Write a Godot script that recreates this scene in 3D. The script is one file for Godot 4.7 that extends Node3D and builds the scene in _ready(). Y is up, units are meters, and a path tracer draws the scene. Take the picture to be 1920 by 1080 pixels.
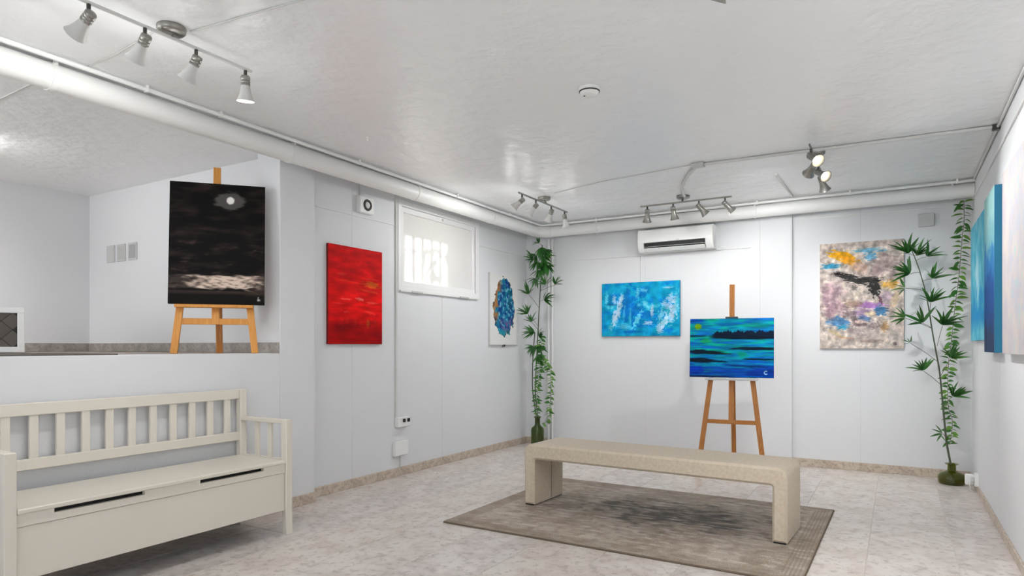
extends Node3D
# A white basement gallery: x runs along the back wall, z towards the viewer, y up; the corner of the left and back walls is the origin.

const CEIL := 2.42
const ROOM_X := 4.17
const ROOM_Z := 9.0
const STAGE := 1.053
const SPOT := 1.9

var used := {}
var M := {}
var rng := RandomNumberGenerator.new()


func _ready() -> void:
	rng.seed = 7
	set_camera()
	set_light()
	set_materials()
	build_shell()
	build_window()
	build_pipes()
	build_storage_bench()
	build_upholstered_bench()
	build_rug()
	build_art()
	build_easels()
	build_fittings()
	build_lamps()
	build_plants()
	build_platform_things()


# ------------------------------------------------------------------ camera, sky, light

func set_camera() -> void:
	var f := 1220.0
	var cam := Camera3D.new()
	cam.name = "camera"
	cam.projection = Camera3D.PROJECTION_FRUSTUM
	cam.near = 0.05
	cam.far = 60.0
	cam.size = 1080.0 / f * cam.near
	cam.frustum_offset = Vector2(0, 109.0 / f * cam.near)
	add_child(cam)
	cam.position = Vector3(3.642, 1.1, 6.508)
	cam.rotation.y = deg_to_rad(30.617)
	cam.current = true


func set_light() -> void:
	var env := Environment.new()
	var sky := Sky.new()
	var sm := ProceduralSkyMaterial.new()
	sm.sky_top_color = Color(0.55, 0.70, 0.92)
	sm.sky_horizon_color = Color(0.86, 0.91, 0.97)
	sm.ground_bottom_color = Color(0.55, 0.53, 0.50)
	sm.ground_horizon_color = Color(0.75, 0.75, 0.74)
	sm.sky_energy_multiplier = 0.5
	sm.ground_energy_multiplier = 0.45
	sky.sky_material = sm
	env.background_mode = Environment.BG_SKY
	env.sky = sky
	env.tonemap_mode = Environment.TONE_MAPPER_LINEAR
	env.tonemap_exposure = 1.14
	env.sdfgi_enabled = true
	env.ssao_enabled = true
	env.ssil_enabled = true
	var we := WorldEnvironment.new()
	we.name = "surroundings"
	we.environment = env
	add_child(we)
	# the sun that throws the bars of the grille on the frosted window
	var sun := DirectionalLight3D.new()
	sun.name = "sun"
	sun.light_color = Color(1.0, 0.98, 0.94)
	sun.light_energy = 9.5
	sun.light_angular_distance = 0.6
	sun.shadow_enabled = true
	add_child(sun)
	sun.basis = Basis.looking_at(Vector3(1.0, -0.57, 0.94).normalized(), Vector3.UP)
	# added daylight panel at an unseen, made-up shop window behind the viewer
	var day := AreaLight3D.new()
	day.name = "added_front_daylight"
	day.area_size = Vector2(3.3, 2.0)
	day.light_color = Color(0.95, 0.98, 1.0)
	day.light_energy = 3.7
	day.light_size = 1.0
	day.area_range = 30.0
	day.area_attenuation = 2.0
	day.shadow_enabled = true
	add_child(day)
	day.position = Vector3(2.1, 1.2, ROOM_Z - 0.03)
	# added daylight panel for the raised room, unseen round the corner to the left
	var day2 := AreaLight3D.new()
	day2.name = "added_raised_room_daylight"
	day2.area_size = Vector2(1.6, 1.0)
	day2.light_color = Color(0.97, 0.985, 1.0)
	day2.light_energy = 2.9
	day2.area_range = 30.0
	day2.area_attenuation = 2.0
	day2.shadow_enabled = true
	add_child(day2)
	day2.position = Vector3(-1.3, 1.75, 6.97)


# ------------------------------------------------------------------ helpers

func numbered(n: String) -> String:
	if not used.has(n):
		used[n] = 0
		return n
	used[n] += 1
	return "%s_%03d" % [n, used[n]]


func tag(o: Node, label: String, category: String, group := "") -> Node:
	o.set_meta("label", label)
	o.set_meta("category", category)
	if group != "":
		o.set_meta("group", group)
	return o


func thing(called: String, label: String, category: String, at := Vector3.ZERO, turn := 0.0, group := "") -> Node3D:
	var o := Node3D.new()
	o.name = numbered(called)
	add_child(o)
	o.position = at
	o.rotation.y = turn
	tag(o, label, category, group)
	return o


func struct(called: String, label := "") -> Node3D:
	var o := Node3D.new()
	o.name = called
	add_child(o)
	o.set_meta("kind", "structure")
	if label != "":
		o.set_meta("label", label)
	return o


func mb() -> SurfaceTool:
	var st := SurfaceTool.new()
	st.begin(Mesh.PRIMITIVE_TRIANGLES)
	return st


func put(called: String, st: SurfaceTool, m: Material, parent: Node = self) -> MeshInstance3D:
	return put_mesh(called, st.commit(), m, parent)


func put_mesh(called: String, mesh: Mesh, m: Material, parent: Node = self) -> MeshInstance3D:
	var o := MeshInstance3D.new()
	o.name = numbered(called) if parent == self else called
	o.mesh = mesh
	o.material_override = m
	o.cast_shadow = GeometryInstance3D.SHADOW_CASTING_SETTING_ON
	parent.add_child(o, true)
	return o


func tri(st: SurfaceTool, p: Array, n: Array, uv: Array) -> void:
	var c: Vector3 = (p[1] - p[0]).cross(p[2] - p[0])
	var a: Vector3 = n[0] + n[1] + n[2]
	var order := [0, 1, 2] if c.dot(a) < 0.0 else [0, 2, 1]
	for i in order:
		st.set_normal(n[i])
		st.set_uv(uv[i])
		st.add_vertex(p[i])


func quad(st: SurfaceTool, a: Vector3, b: Vector3, c: Vector3, d: Vector3, n: Vector3) -> void:
	var u := [Vector2(0, 0), Vector2(1, 0), Vector2(1, 1), Vector2(0, 1)]
	tri(st, [a, b, c], [n, n, n], [u[0], u[1], u[2]])
	tri(st, [a, c, d], [n, n, n], [u[0], u[2], u[3]])


# a box with chamfered edges
func box(st: SurfaceTool, center: Vector3, size: Vector3, bevel := 0.0, t := Transform3D.IDENTITY) -> void:
	var h := size * 0.5
	var b := minf(bevel, minf(h.x, minf(h.y, h.z)) * 0.95)
	var g := h - Vector3(b, b, b)
	var ax := [Vector3.RIGHT, Vector3.UP, Vector3.BACK]
	for k in 3:
		var i := (k + 1) % 3
		var j := (k + 2) % 3
		for s in [-1.0, 1.0]:
			var n: Vector3 = ax[k] * s
			var o: Vector3 = center + n * h[k]
			var du: Vector3 = ax[i] * g[i]
			var dv: Vector3 = ax[j] * g[j]
			quad(st, t * (o - du - dv), t * (o + du - dv), t * (o + du + dv), t * (o - du + dv), t.basis * n)
	if b <= 0.0:
		return
	for k in 3:
		var i := (k + 1) % 3
		var j := (k + 2) % 3
		for si in [-1.0, 1.0]:
			for sj in [-1.0, 1.0]:
				var n: Vector3 = (ax[i] * si + ax[j] * sj).normalized()
				var e: Vector3 = ax[k] * g[k]
				var p: Vector3 = center + ax[i] * (si * h[i]) + ax[j] * (sj * g[j])
				var q: Vector3 = center + ax[i] * (si * g[i]) + ax[j] * (sj * h[j])
				quad(st, t * (p - e), t * (p + e), t * (q + e), t * (q - e), t.basis * n)
	for sx in [-1.0, 1.0]:
		for sy in [-1.0, 1.0]:
			for sz in [-1.0, 1.0]:
				var s := Vector3(sx, sy, sz)
				var n := t.basis * s.normalized()
				tri(st, [t * (center + s * Vector3(h.x, g.y, g.z)), t * (center + s * Vector3(g.x, h.y, g.z)), t * (center + s * Vector3(g.x, g.y, h.z))], [n, n, n], [Vector2.ZERO, Vector2.ZERO, Vector2.ZERO])


func box2(st: SurfaceTool, lo: Vector3, hi: Vector3, bevel := 0.0) -> void:
	box(st, (lo + hi) * 0.5, hi - lo, bevel)


# a square bar between two points
func bar(st: SurfaceTool, a: Vector3, b: Vector3, w: float, d: float, side := Vector3.RIGHT, bevel := 0.002) -> void:
	var y := (b - a).normalized()
	var x := (side - y * side.dot(y)).normalized()
	var z := x.cross(y)
	box(st, Vector3.ZERO, Vector3(w, a.distance_to(b), d), bevel, Transform3D(Basis(x, y, z), (a + b) * 0.5))


func tube(st: SurfaceTool, path: Array, r, sides := 10, caps := true) -> void:
	var rings := []
	var up := Vector3.UP
	for i in path.size():
		var p: Vector3 = path[i]
		var d: Vector3
		if i == 0:
			d = path[1] - p
		elif i == path.size() - 1:
			d = p - path[i - 1]
		else:
			d = (path[i + 1] - p).normalized() + (p - path[i - 1]).normalized()
		d = d.normalized()
		if i == 0:
			up = Vector3.UP if absf(d.y) < 0.9 else Vector3.RIGHT
		up = (up - d * up.dot(d)).normalized()
		var side := d.cross(up)
		var rad: float = r[i] if r is Array else r
		var ring := []
		for k in sides:
			var a := TAU * k / sides
			var n := up * cos(a) + side * sin(a)
			ring.append([p + n * rad, n])
		rings.append(ring)
	for i in rings.size() - 1:
		for k in sides:
			var k2 := (k + 1) % sides
			var a = rings[i][k]
			var b = rings[i][k2]
			var c = rings[i + 1][k2]
			var d = rings[i + 1][k]
			var z := Vector2.ZERO
			tri(st, [a[0], b[0], c[0]], [a[1], b[1], c[1]], [z, z, z])
			tri(st, [a[0], c[0], d[0]], [a[1], c[1], d[1]], [z, z, z])
	if caps:
		for e in [0, rings.size() - 1]:
			var p: Vector3 = path[e]
			var other: Vector3 = path[1] if e == 0 else path[e - 1]
			var n := (p - other).normalized()
			for k in sides:
				tri(st, [p, rings[e][k][0], rings[e][(k + 1) % sides][0]], [n, n, n], [Vector2.ZERO, Vector2.ZERO, Vector2.ZERO])


# a profile of (radius, height) turned round the y axis of t
func lathe(st: SurfaceTool, prof: Array, t := Transform3D.IDENTITY, sides := 24) -> void:
	for i in prof.size() - 1:
		var p: Vector2 = prof[i]
		var q: Vector2 = prof[i + 1]
		var n0 := lathe_normal(prof, i, i)
		var n1 := lathe_normal(prof, i, i + 1)
		for k in sides:
			var a := TAU * k / sides
			var b := TAU * (k + 1) / sides
			var ca := Vector3(cos(a), 0, sin(a))
			var cb := Vector3(cos(b), 0, sin(b))
			var pts := [ca * p.x + Vector3(0, p.y, 0), cb * p.x + Vector3(0, p.y, 0), cb * q.x + Vector3(0, q.y, 0), ca * q.x + Vector3(0, q.y, 0)]
			var ns := [ca * n0.x + Vector3(0, n0.y, 0), cb * n0.x + Vector3(0, n0.y, 0), cb * n1.x + Vector3(0, n1.y, 0), ca * n1.x + Vector3(0, n1.y, 0)]
			for j in 4:
				pts[j] = t * pts[j]
				ns[j] = (t.basis * ns[j]).normalized()
			var z := Vector2.ZERO
			if p.x > 1e-6:
				tri(st, [pts[0], pts[1], pts[2]], [ns[0], ns[1], ns[2]], [z, z, z])
			if q.x > 1e-6:
				tri(st, [pts[0], pts[2], pts[3]], [ns[0], ns[2], ns[3]], [z, z, z])


func lathe_normal(prof: Array, seg: int, at: int) -> Vector2:
	var own := seg_normal(prof, seg)
	var o := seg - 1 if at == seg else seg + 1
	if o < 0 or o >= prof.size() - 1:
		return own
	var oth := seg_normal(prof, o)
	return (own + oth).normalized() if own.dot(oth) > 0.6 else own


func seg_normal(prof: Array, i: int) -> Vector2:
	var d: Vector2 = prof[i + 1] - prof[i]
	return Vector2(d.y, -d.x).normalized()


# a polygon in the xy plane, extruded along z from z0 to z1, with chamfered rims
func extrude(st: SurfaceTool, poly: Array, z0: float, z1: float, bevel: float, t := Transform3D.IDENTITY, smooth := true) -> void:
	var pts := PackedVector2Array(poly)
	if Geometry2D.is_polygon_clockwise(pts):
		pts.reverse()
	var n := pts.size()
	var nrm := []
	var mit := []
	for i in n:
		var a := (pts[i] - pts[(i + n - 1) % n]).normalized()
		var b := (pts[(i + 1) % n] - pts[i]).normalized()
		var na := Vector2(a.y, -a.x)
		var nb := Vector2(b.y, -b.x)
		var m := (na + nb).normalized()
		nrm.append([na, nb] if na.dot(nb) < 0.8 or not smooth else [m, m])
		mit.append(m / maxf(0.3, m.dot(na)))
	var ins := PackedVector2Array()
	for i in n:
		ins.append(pts[i] - mit[i] * bevel)
	var v3 := func(p: Vector2, z: float) -> Vector3: return t * Vector3(p.x, p.y, z)
	var z := Vector2.ZERO
	for i in n:
		var j := (i + 1) % n
		var n0: Vector3 = t.basis * Vector3(nrm[i][1].x, nrm[i][1].y, 0)
		var n1: Vector3 = t.basis * Vector3(nrm[j][0].x, nrm[j][0].y, 0)
		var a: Vector3 = v3.call(pts[i], z0 + bevel)
		var b: Vector3 = v3.call(pts[j], z0 + bevel)
		var c: Vector3 = v3.call(pts[j], z1 - bevel)
		var d: Vector3 = v3.call(pts[i], z1 - bevel)
		tri(st, [a, b, c], [n0, n1, n1], [z, z, z])
		tri(st, [a, c, d], [n0, n1, n0], [z, z, z])
		if bevel > 0.0:
			for s in [-1.0, 1.0]:
				var zi: float = z0 if s < 0 else z1
				var zo: float = z0 + bevel if s < 0 else z1 - bevel
				var off: Vector3 = t.basis * Vector3(0, 0, s)
				var m0: Vector3 = (n0 + off).normalized()
				var m1: Vector3 = (n1 + off).normalized()
				var e: Vector3 = v3.call(pts[i], zo)
				var f: Vector3 = v3.call(pts[j], zo)
				var g: Vector3 = v3.call(ins[j], zi)
				var h: Vector3 = v3.call(ins[i], zi)
				tri(st, [e, f, g], [m0, m1, m1], [z, z, z])
				tri(st, [e, g, h], [m0, m1, m0], [z, z, z])
	var idx := Geometry2D.triangulate_polygon(ins)
	for k in range(0, idx.size(), 3):
		for s in [-1.0, 1.0]:
			var nn: Vector3 = t.basis * Vector3(0, 0, s)
			var zz: float = z0 if s < 0 else z1
			tri(st, [v3.call(ins[idx[k]], zz), v3.call(ins[idx[k + 1]], zz), v3.call(ins[idx[k + 2]], zz)], [nn, nn, nn], [z, z, z])


# ------------------------------------------------------------------ materials and computed textures

func rgb8(r: float, g: float, b: float) -> Color:
	return Color(r / 255.0, g / 255.0, b / 255.0)


func mat(c: Color, rough := 0.6, metal := 0.0, tex: Texture2D = null) -> StandardMaterial3D:
	var m := StandardMaterial3D.new()
	m.albedo_color = c
	m.roughness = rough
	m.metallic = metal
	if tex:
		m.albedo_texture = tex
	return m


func tri_map(m: StandardMaterial3D, scale: Vector3, world := true) -> StandardMaterial3D:
	m.uv1_triplanar = true
	m.uv1_world_triplanar = world
	m.uv1_scale = scale
	m.uv1_triplanar_sharpness = 8.0
	return m


func relief(m: StandardMaterial3D, tex: Texture2D, cm: float) -> StandardMaterial3D:
	m.heightmap_enabled = true
	m.heightmap_texture = tex
	m.heightmap_scale = cm
	return m


func noise(seed_: int, freq: float, oct := 4, kind := FastNoiseLite.TYPE_SIMPLEX_SMOOTH) -> FastNoiseLite:
	var n := FastNoiseLite.new()
	n.seed = seed_
	n.noise_type = kind
	n.frequency = freq
	n.fractal_octaves = oct
	return n


func grey_tex(w: int, h: int, n: FastNoiseLite) -> ImageTexture:
	return ImageTexture.create_from_image(n.get_seamless_image(w, h))


func ramp_tex(w: int, h: int, n: FastNoiseLite, stops: Array) -> ImageTexture:
	var src := n.get_seamless_image(w, h)
	var g := Gradient.new()
	var offs := PackedFloat32Array()
	var cols := PackedColorArray()
	for s in stops:
		offs.append(s[0])
		cols.append(s[1])
	g.offsets = offs
	g.colors = cols
	var im := Image.create(w, h, false, Image.FORMAT_RGB8)
	for y in h:
		for x in w:
			im.set_pixel(x, y, g.sample(src.get_pixel(x, y).r))
	return ImageTexture.create_from_image(im)


func marble_tex(seed_: int, base: Color, pale: Color, vein: Color) -> ImageTexture:
	var s := 768
	var big := noise(seed_, 0.006, 4)
	var fine := noise(seed_ + 3, 0.022, 5)
	fine.domain_warp_enabled = true
	fine.domain_warp_amplitude = 40.0
	fine.domain_warp_frequency = 0.012
	var vn := noise(seed_ + 9, 0.011, 4)
	vn.fractal_type = FastNoiseLite.FRACTAL_RIDGED
	vn.domain_warp_enabled = true
	vn.domain_warp_amplitude = 45.0
	vn.domain_warp_frequency = 0.01
	var a := big.get_seamless_image(s, s)
	var b := fine.get_seamless_image(s, s)
	var c := vn.get_seamless_image(s, s)
	var im := Image.create(s, s, false, Image.FORMAT_RGB8)
	for y in s:
		for x in s:
			var col := base.lerp(pale, smoothstep(0.3, 0.7, a.get_pixel(x, y).r))
			var v := b.get_pixel(x, y).r
			col = col.lerp(vein, 0.55 * smoothstep(0.55, 0.85, v))
			col = col.lerp(pale, 0.6 * smoothstep(0.45, 0.15, v))
			col = col.lerp(vein.darkened(0.15), 0.55 * smoothstep(0.80, 0.97, c.get_pixel(x, y).r))
			im.set_pixel(x, y, col)
	return ImageTexture.create_from_image(im)


func wood_tex(seed_: int, a: Color, b: Color) -> ImageTexture:
	var n := noise(seed_, 0.02, 3)
	var im := Image.create(256, 512, false, Image.FORMAT_RGB8)
	for y in 512:
		for x in 256:
			var v := n.get_noise_2d(x * 3.0, y * 0.12) * 0.5 + 0.5
			var g := 0.5 + 0.5 * sin((x * 0.11 + n.get_noise_2d(x * 0.7, y * 0.1) * 9.0) * 2.0)
			im.set_pixel(x, y, a.lerp(b, clampf(v * 0.6 + g * 0.4, 0, 1)))
	return ImageTexture.create_from_image(im)


func set_materials() -> void:
	var roller := grey_tex(512, 512, noise(3, 0.06, 4))
	var plaster := grey_tex(512, 512, noise(5, 0.018, 5))
	M.wall = relief(tri_map(mat(rgb8(224, 225, 227), 0.62), Vector3.ONE * 1.6), roller, 0.05)
	M.ceiling = relief(tri_map(mat(rgb8(246, 247, 247), 0.29), Vector3.ONE * 0.7), plaster, 0.6)
	M.white_paint = mat(rgb8(236, 236, 235), 0.38)
	M.pipe = relief(tri_map(mat(rgb8(238, 238, 236), 0.40), Vector3.ONE * 2.0), plaster, 0.10)
	M.plastic = mat(rgb8(240, 240, 238), 0.32)
	M.conduit = mat(rgb8(214, 214, 211), 0.45)
	M.grey_plastic = mat(rgb8(196, 197, 196), 0.5)
	M.dark = mat(rgb8(18, 18, 18), 0.55)
	M.nickel = mat(rgb8(150, 148, 142), 0.34, 0.85)
	M.dark_metal = mat(rgb8(84, 84, 80), 0.4, 0.7)
	M.shade = mat(rgb8(205, 205, 203), 0.45)
	M.shade.backlight_enabled = true
	M.shade.backlight = Color(0.35, 0.34, 0.32)
	M.bulb = mat(rgb8(255, 252, 240), 0.4)
	M.bulb.emission_enabled = true
	M.bulb.emission = Color(1.0, 0.96, 0.86)
	M.bulb.emission_energy_multiplier = 3.5
	var tones := [[rgb8(208, 197, 189), rgb8(222, 214, 208), rgb8(165, 153, 146)], [rgb8(203, 193, 187), rgb8(221, 213, 208), rgb8(158, 148, 142)], [rgb8(210, 199, 189), rgb8(223, 215, 207), rgb8(168, 155, 145)]]
	M.tiles = []
	for i in 3:
		var t := marble_tex(40 + i * 17, tones[i][0], tones[i][1], tones[i][2])
		M.tiles.append(tri_map(mat(Color.WHITE, 0.30, 0.0, t), Vector3.ONE * (0.82 + 0.07 * i)))
	M.grout = mat(rgb8(214, 206, 198), 0.85)
	var skirt := marble_tex(90, rgb8(184, 168, 152), rgb8(204, 190, 174), rgb8(146, 128, 112))
	M.skirt = tri_map(mat(Color.WHITE, 0.38, 0.0, skirt), Vector3.ONE * 1.7)
	var grey_marble := marble_tex(95, rgb8(150, 144, 138), rgb8(170, 163, 156), rgb8(122, 116, 110))
	M.grey_skirt = tri_map(mat(Color.WHITE, 0.38, 0.0, grey_marble), Vector3.ONE * 1.9)
	M.stage_floor = tri_map(mat(rgb8(214, 205, 200), 0.35, 0.0, skirt), Vector3.ONE * 1.3)
	M.bench_paint = relief(tri_map(mat(rgb8(225, 218, 206), 0.36), Vector3.ONE * 3.0), roller, 0.02)
	var boucle := grey_tex(512, 512, noise(21, 0.16, 3))
	var cloth := ramp_tex(512, 512, noise(22, 0.02, 5), [[0.0, rgb8(198, 183, 161)], [0.5, rgb8(208, 194, 173)], [1.0, rgb8(216, 203, 184)]])
	M.boucle = relief(tri_map(mat(Color.WHITE, 0.95, 0.0, cloth), Vector3.ONE * 3.4, false), boucle, 0.08)
	M.boucle.rim_enabled = true
	M.boucle.rim = 0.25
	M.seam = mat(rgb8(120, 108, 94), 0.9)
	M.pine = tri_map(mat(Color.WHITE, 0.42, 0.0, wood_tex(31, rgb8(222, 160, 78), rgb8(196, 126, 48))), Vector3(5, 1.6, 5), false)
	M.oak = tri_map(mat(Color.WHITE, 0.45, 0.0, wood_tex(32, rgb8(196, 132, 60), rgb8(156, 94, 34))), Vector3(5, 1.6, 5), false)
	M.leaf = mat(rgb8(46, 104, 40), 0.42)
	M.leaf_dark = mat(rgb8(28, 80, 30), 0.42)
	M.leaf_pale = mat(rgb8(96, 140, 52), 0.45)
	for k in ["leaf", "leaf_dark", "leaf_pale"]:
		M[k].backlight_enabled = true
		M[k].backlight = Color(0.25, 0.36, 0.14)
	M.stem = mat(rgb8(74, 84, 62), 0.6)
	M.twig = mat(rgb8(118, 112, 100), 0.7)
	M.green_glass = mat(Color(0.55, 0.57, 0.11, 0.10), 0.06)
	M.green_glass.refraction_enabled = true
	M.green_glass.refraction_scale = 0.05
	M.green_glass.transparency = BaseMaterial3D.TRANSPARENCY_ALPHA
	M.bottle_glass = M.green_glass.duplicate()
	M.bottle_glass.albedo_color = Color(0.42, 0.52, 0.10, 0.10)
	M.frosted = mat(rgb8(246, 246, 245), 0.55)
	M.frosted.backlight_enabled = true
	M.frosted.backlight = Color(1, 1, 1)
	M.clear = mat(Color(1, 1, 1, 0.06), 0.03)
	M.clear.transparency = BaseMaterial3D.TRANSPARENCY_ALPHA
	M.canvas_edge = mat(rgb8(222, 214, 204), 0.85)
	M.wire = mat(rgb8(170, 170, 170), 0.4, 0.3)


# ------------------------------------------------------------------ the room

func build_shell() -> void:
	# floor: each tile on a bed of grout
	var fl := struct("floor", "pinkish beige marble-effect tiles with pale grout")
	var st := mb()
	box2(st, Vector3(-0.1, -0.2, -0.2), Vector3(ROOM_X + 0.1, -0.0022, ROOM_Z + 0.1))
	put("grout_bed", st, M.grout, fl)
	var cache := {}
	var j := 0
	var z := 3.9 - 0.4 * 10
	while z < ROOM_Z:
		var x := 3.507 - 0.4 * 9
		while x < ROOM_X:
			var x0 := maxf(x, 0.0 if z < 3.25 else 0.1)
			var z0 := maxf(z, 0.0)
			var x1 := minf(x + 0.4, ROOM_X)
			var z1 := minf(z + 0.4, ROOM_Z)
			if x1 - x0 > 0.02 and z1 - z0 > 0.02:
				var key := "%.3f_%.3f" % [x1 - x0, z1 - z0]
				if not cache.has(key):
					var s := mb()
					box(s, Vector3.ZERO, Vector3(x1 - x0 - 0.0035, 0.012, z1 - z0 - 0.0035), 0.0012)
					cache[key] = s.commit()
				var t := put_mesh("tile", cache[key], M.tiles[(j * 7 + int(j / 11.0)) % 3], fl)
				t.position = Vector3((x0 + x1) / 2, -0.006, (z0 + z1) / 2)
				j += 1
			x += 0.4
		z += 0.4
	# ceiling over both rooms
	var ce := struct("ceiling", "glossy white painted ceiling with faint trowel marks")
	st = mb()
	box2(st, Vector3(-0.45, CEIL, -0.25), Vector3(ROOM_X + 0.25, CEIL + 0.25, ROOM_Z + 0.25))
	box2(st, Vector3(-2.75, CEIL, 3.17), Vector3(-0.45, CEIL + 0.25, 7.25))
	put("slab", st, M.ceiling, ce)
	# left wall, boarded, with the window opening z 1.10..2.20, y 1.62..2.30
	var wl := struct("wall_left", "white boarded wall with the small window")
	for r in [[-0.2, 0.45], [0.45, 1.63], [1.63, 2.793], [2.793, 3.262]]:
		st = mb()
		wall_board_x(st, -0.45, 0.0, r[0] + 0.0012, r[1] - 0.0012, [1.08, 2.215, 1.615, 2.295])
		put("wall_panel", st, M.wall, wl)
	st = mb()
	for r in [0.45, 1.63, 2.793]:
		if r != 1.63:
			box2(st, Vector3(-0.3, 0, r - 0.01), Vector3(-0.0025, CEIL, r + 0.01))
		else:
			box2(st, Vector3(-0.3, 0, r - 0.01), Vector3(-0.0025, 1.61, r + 0.01))
	put("joint_backing", st, M.wall, wl)
	# pillar and half wall that carry the raised room
	var wp := struct("wall_pillar", "white pillar beside the raised room")
	st = mb()
	box2(st, Vector3(-0.126, 0, 3.262), Vector3(0.1, CEIL, 3.561), 0.003)
	put("pillar", st, M.wall, wp)
	wp = struct("wall_half", "white half wall below the raised room")
	st = mb()
	box2(st, Vector3(-0.1, 0, 3.561), Vector3(0.1, STAGE, 7.0), 0.004)
	put("half_wall", st, M.wall, wp)
	wp = struct("wall_end", "white wall behind the viewer's left")
	st = mb()
	box2(st, Vector3(-0.1, 0, 7.0), Vector3(0.1, CEIL, ROOM_Z))
	put("end_wall", st, M.wall, wp)
	# raised room
	var pf := struct("platform", "floor of the raised room")
	st = mb()
	box2(st, Vector3(-2.7, 0, 3.2), Vector3(-0.1, STAGE, 7.2))
	put("slab", st, M.stage_floor, pf)
	var ub := struct("wall_raised_back", "back wall of the raised room")
	st = mb()
	box2(st, Vector3(-2.7, 0.9, 3.17), Vector3(-0.12, CEIL, 3.47))
	put("wall_panel", st, M.wall, ub)
	var ul := struct("wall_raised_left", "left wall of the raised room")
	st = mb()
	box2(st, Vector3(-2.75, 0.9, 3.17), Vector3(-2.48, CEIL, 7.25))
	put("wall_panel", st, M.wall, ul)
	var uf := struct("wall_raised_front", "wall of the raised room round the corner")
	st = mb()
	box2(st, Vector3(-2.75, STAGE, 7.0), Vector3(-2.1, CEIL, 7.25))
	box2(st, Vector3(-0.5, STAGE, 7.0), Vector3(-0.1, CEIL, 7.25))
	box2(st, Vector3(-2.1, STAGE, 7.0), Vector3(-0.5, 1.25, 7.25))
	box2(st, Vector3(-2.1, 2.25, 7.0), Vector3(-0.5, CEIL, 7.25))
	put("wall_panel", st, M.wall, uf)
	var bu := struct("baseboard_raised", "grey marble baseboard of the raised room")
	st = mb()
	box2(st, Vector3(-2.468, STAGE, 3.47), Vector3(-0.126, STAGE + 0.072, 3.482), 0.002)
	box2(st, Vector3(-2.48, STAGE, 3.47), Vector3(-2.468, STAGE + 0.072, 7.0), 0.002)
	box2(st, Vector3(-0.126, STAGE, 3.561), Vector3(0.095, STAGE + 0.072, 3.573), 0.002)
	put("marble_strip", st, M.grey_skirt, bu)
	# back wall: the left two thirds stand 3 cm proud
	var wb := struct("wall_back", "white boarded back wall")
	for r in [[-0.2, 1.407, 0.03], [1.407, 2.528, 0.03], [2.528, 2.808, 0.03], [2.808, 3.367, 0.0], [3.367, 4.35, 0.0]]:
		st = mb()
		box2(st, Vector3(r[0] + (0.0012 if r[0] > 0 and r[0] != 2.808 else 0.0), 0, -0.25), Vector3(r[1] - (0.0012 if r[1] != 2.808 and r[1] < 4 else 0.0), CEIL, r[2]), 0.0015)
		put("wall_panel", st, M.wall, wb)
	st = mb()
	box2(st, Vector3(1.39, 0, -0.2), Vector3(1.42, CEIL, 0.0275))
	box2(st, Vector3(2.51, 0, -0.2), Vector3(2.54, CEIL, 0.0275))
	box2(st, Vector3(3.35, 0, -0.2), Vector3(3.38, CEIL, -0.0025))
	put("joint_backing", st, M.wall, wb)
	var wr := struct("wall_right", "white boarded wall hung with blue canvases")
	for r in [[-0.2, 0.45], [0.45, 1.689], [1.689, 2.9], [2.9, 9.2]]:
		st = mb()
		box2(st, Vector3(ROOM_X, 0, r[0] + 0.0012), Vector3(ROOM_X + 0.25, CEIL, r[1] - 0.0012), 0.0015)
		put("wall_panel", st, M.wall, wr)
	st = mb()
	box2(st, Vector3(ROOM_X + 0.0025, 0, -0.1), Vector3(ROOM_X + 0.2, CEIL, 9.1))
	put("joint_backing", st, M.wall, wr)
	# front wall with an added, unseen shop window, behind the viewer
	var wf := struct("wall_front", "white wall with the added shop window")
	st = mb()
	box2(st, Vector3(-0.1, 0, ROOM_Z), Vector3(0.45, CEIL, ROOM_Z + 0.25))
	box2(st, Vector3(3.75, 0, ROOM_Z), Vector3(ROOM_X + 0.25, CEIL, ROOM_Z + 0.25))
	box2(st, Vector3(0.45, 0, ROOM_Z), Vector3(3.75, 0.2, ROOM_Z + 0.25))
	box2(st, Vector3(0.45, 2.2, ROOM_Z), Vector3(3.75, CEIL, ROOM_Z + 0.25))
	put("wall_panel", st, M.wall, wf)
	var w2 := struct("added_window_2", "shop window added for daylight behind the viewer")
	st = mb()
	box2(st, Vector3(0.45, 0.2, ROOM_Z + 0.1), Vector3(3.75, 2.2, ROOM_Z + 0.106))
	put("pane", st, M.clear, w2)
	st = mb()
	for x in [0.47, 1.55, 2.65, 3.73]:
		box2(st, Vector3(x - 0.03, 0.2, ROOM_Z + 0.07), Vector3(x + 0.03, 2.2, ROOM_Z + 0.13))
	put("window_frame", st, M.white_paint, w2)
	# baseboards
	for b in [["baseboard_left", Vector3(0, 0, 0.042), Vector3(0.012, 0.072, 3.262)], ["baseboard_partition", Vector3(0.1, 0, 3.262), Vector3(0.112, 0.072, 7.0)], ["baseboard_back", Vector3(0, 0, 0.03), Vector3(2.808, 0.072, 0.042)], ["baseboard_recess", Vector3(2.808, 0, 0), Vector3(4.16, 0.072, 0.012)], ["baseboard_right", Vector3(ROOM_X - 0.012, 0, 0), Vector3(ROOM_X, 0.05, ROOM_Z)]]:
		var bb := struct(b[0], "beige marble baseboard")
		st = mb()
		box2(st, b[1], b[2], 0.002)
		put("marble_strip", st, M.skirt, bb)
	# picture rails
	var rails := [[Vector3(0, 2.115, 2.29), Vector3(0.010, 2.122, 3.16)], [Vector3(0, 2.115, 0.04), Vector3(0.010, 2.122, 0.99)], [Vector3(0.6, 2.033, 0.03), Vector3(2.45, 2.040, 0.040)], [Vector3(2.86, 2.258, 0), Vector3(3.95, 2.268, 0.012)], [Vector3(ROOM_X - 0.012, 2.268, 0.3), Vector3(ROOM_X, 2.278, 6.5)]]
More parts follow.
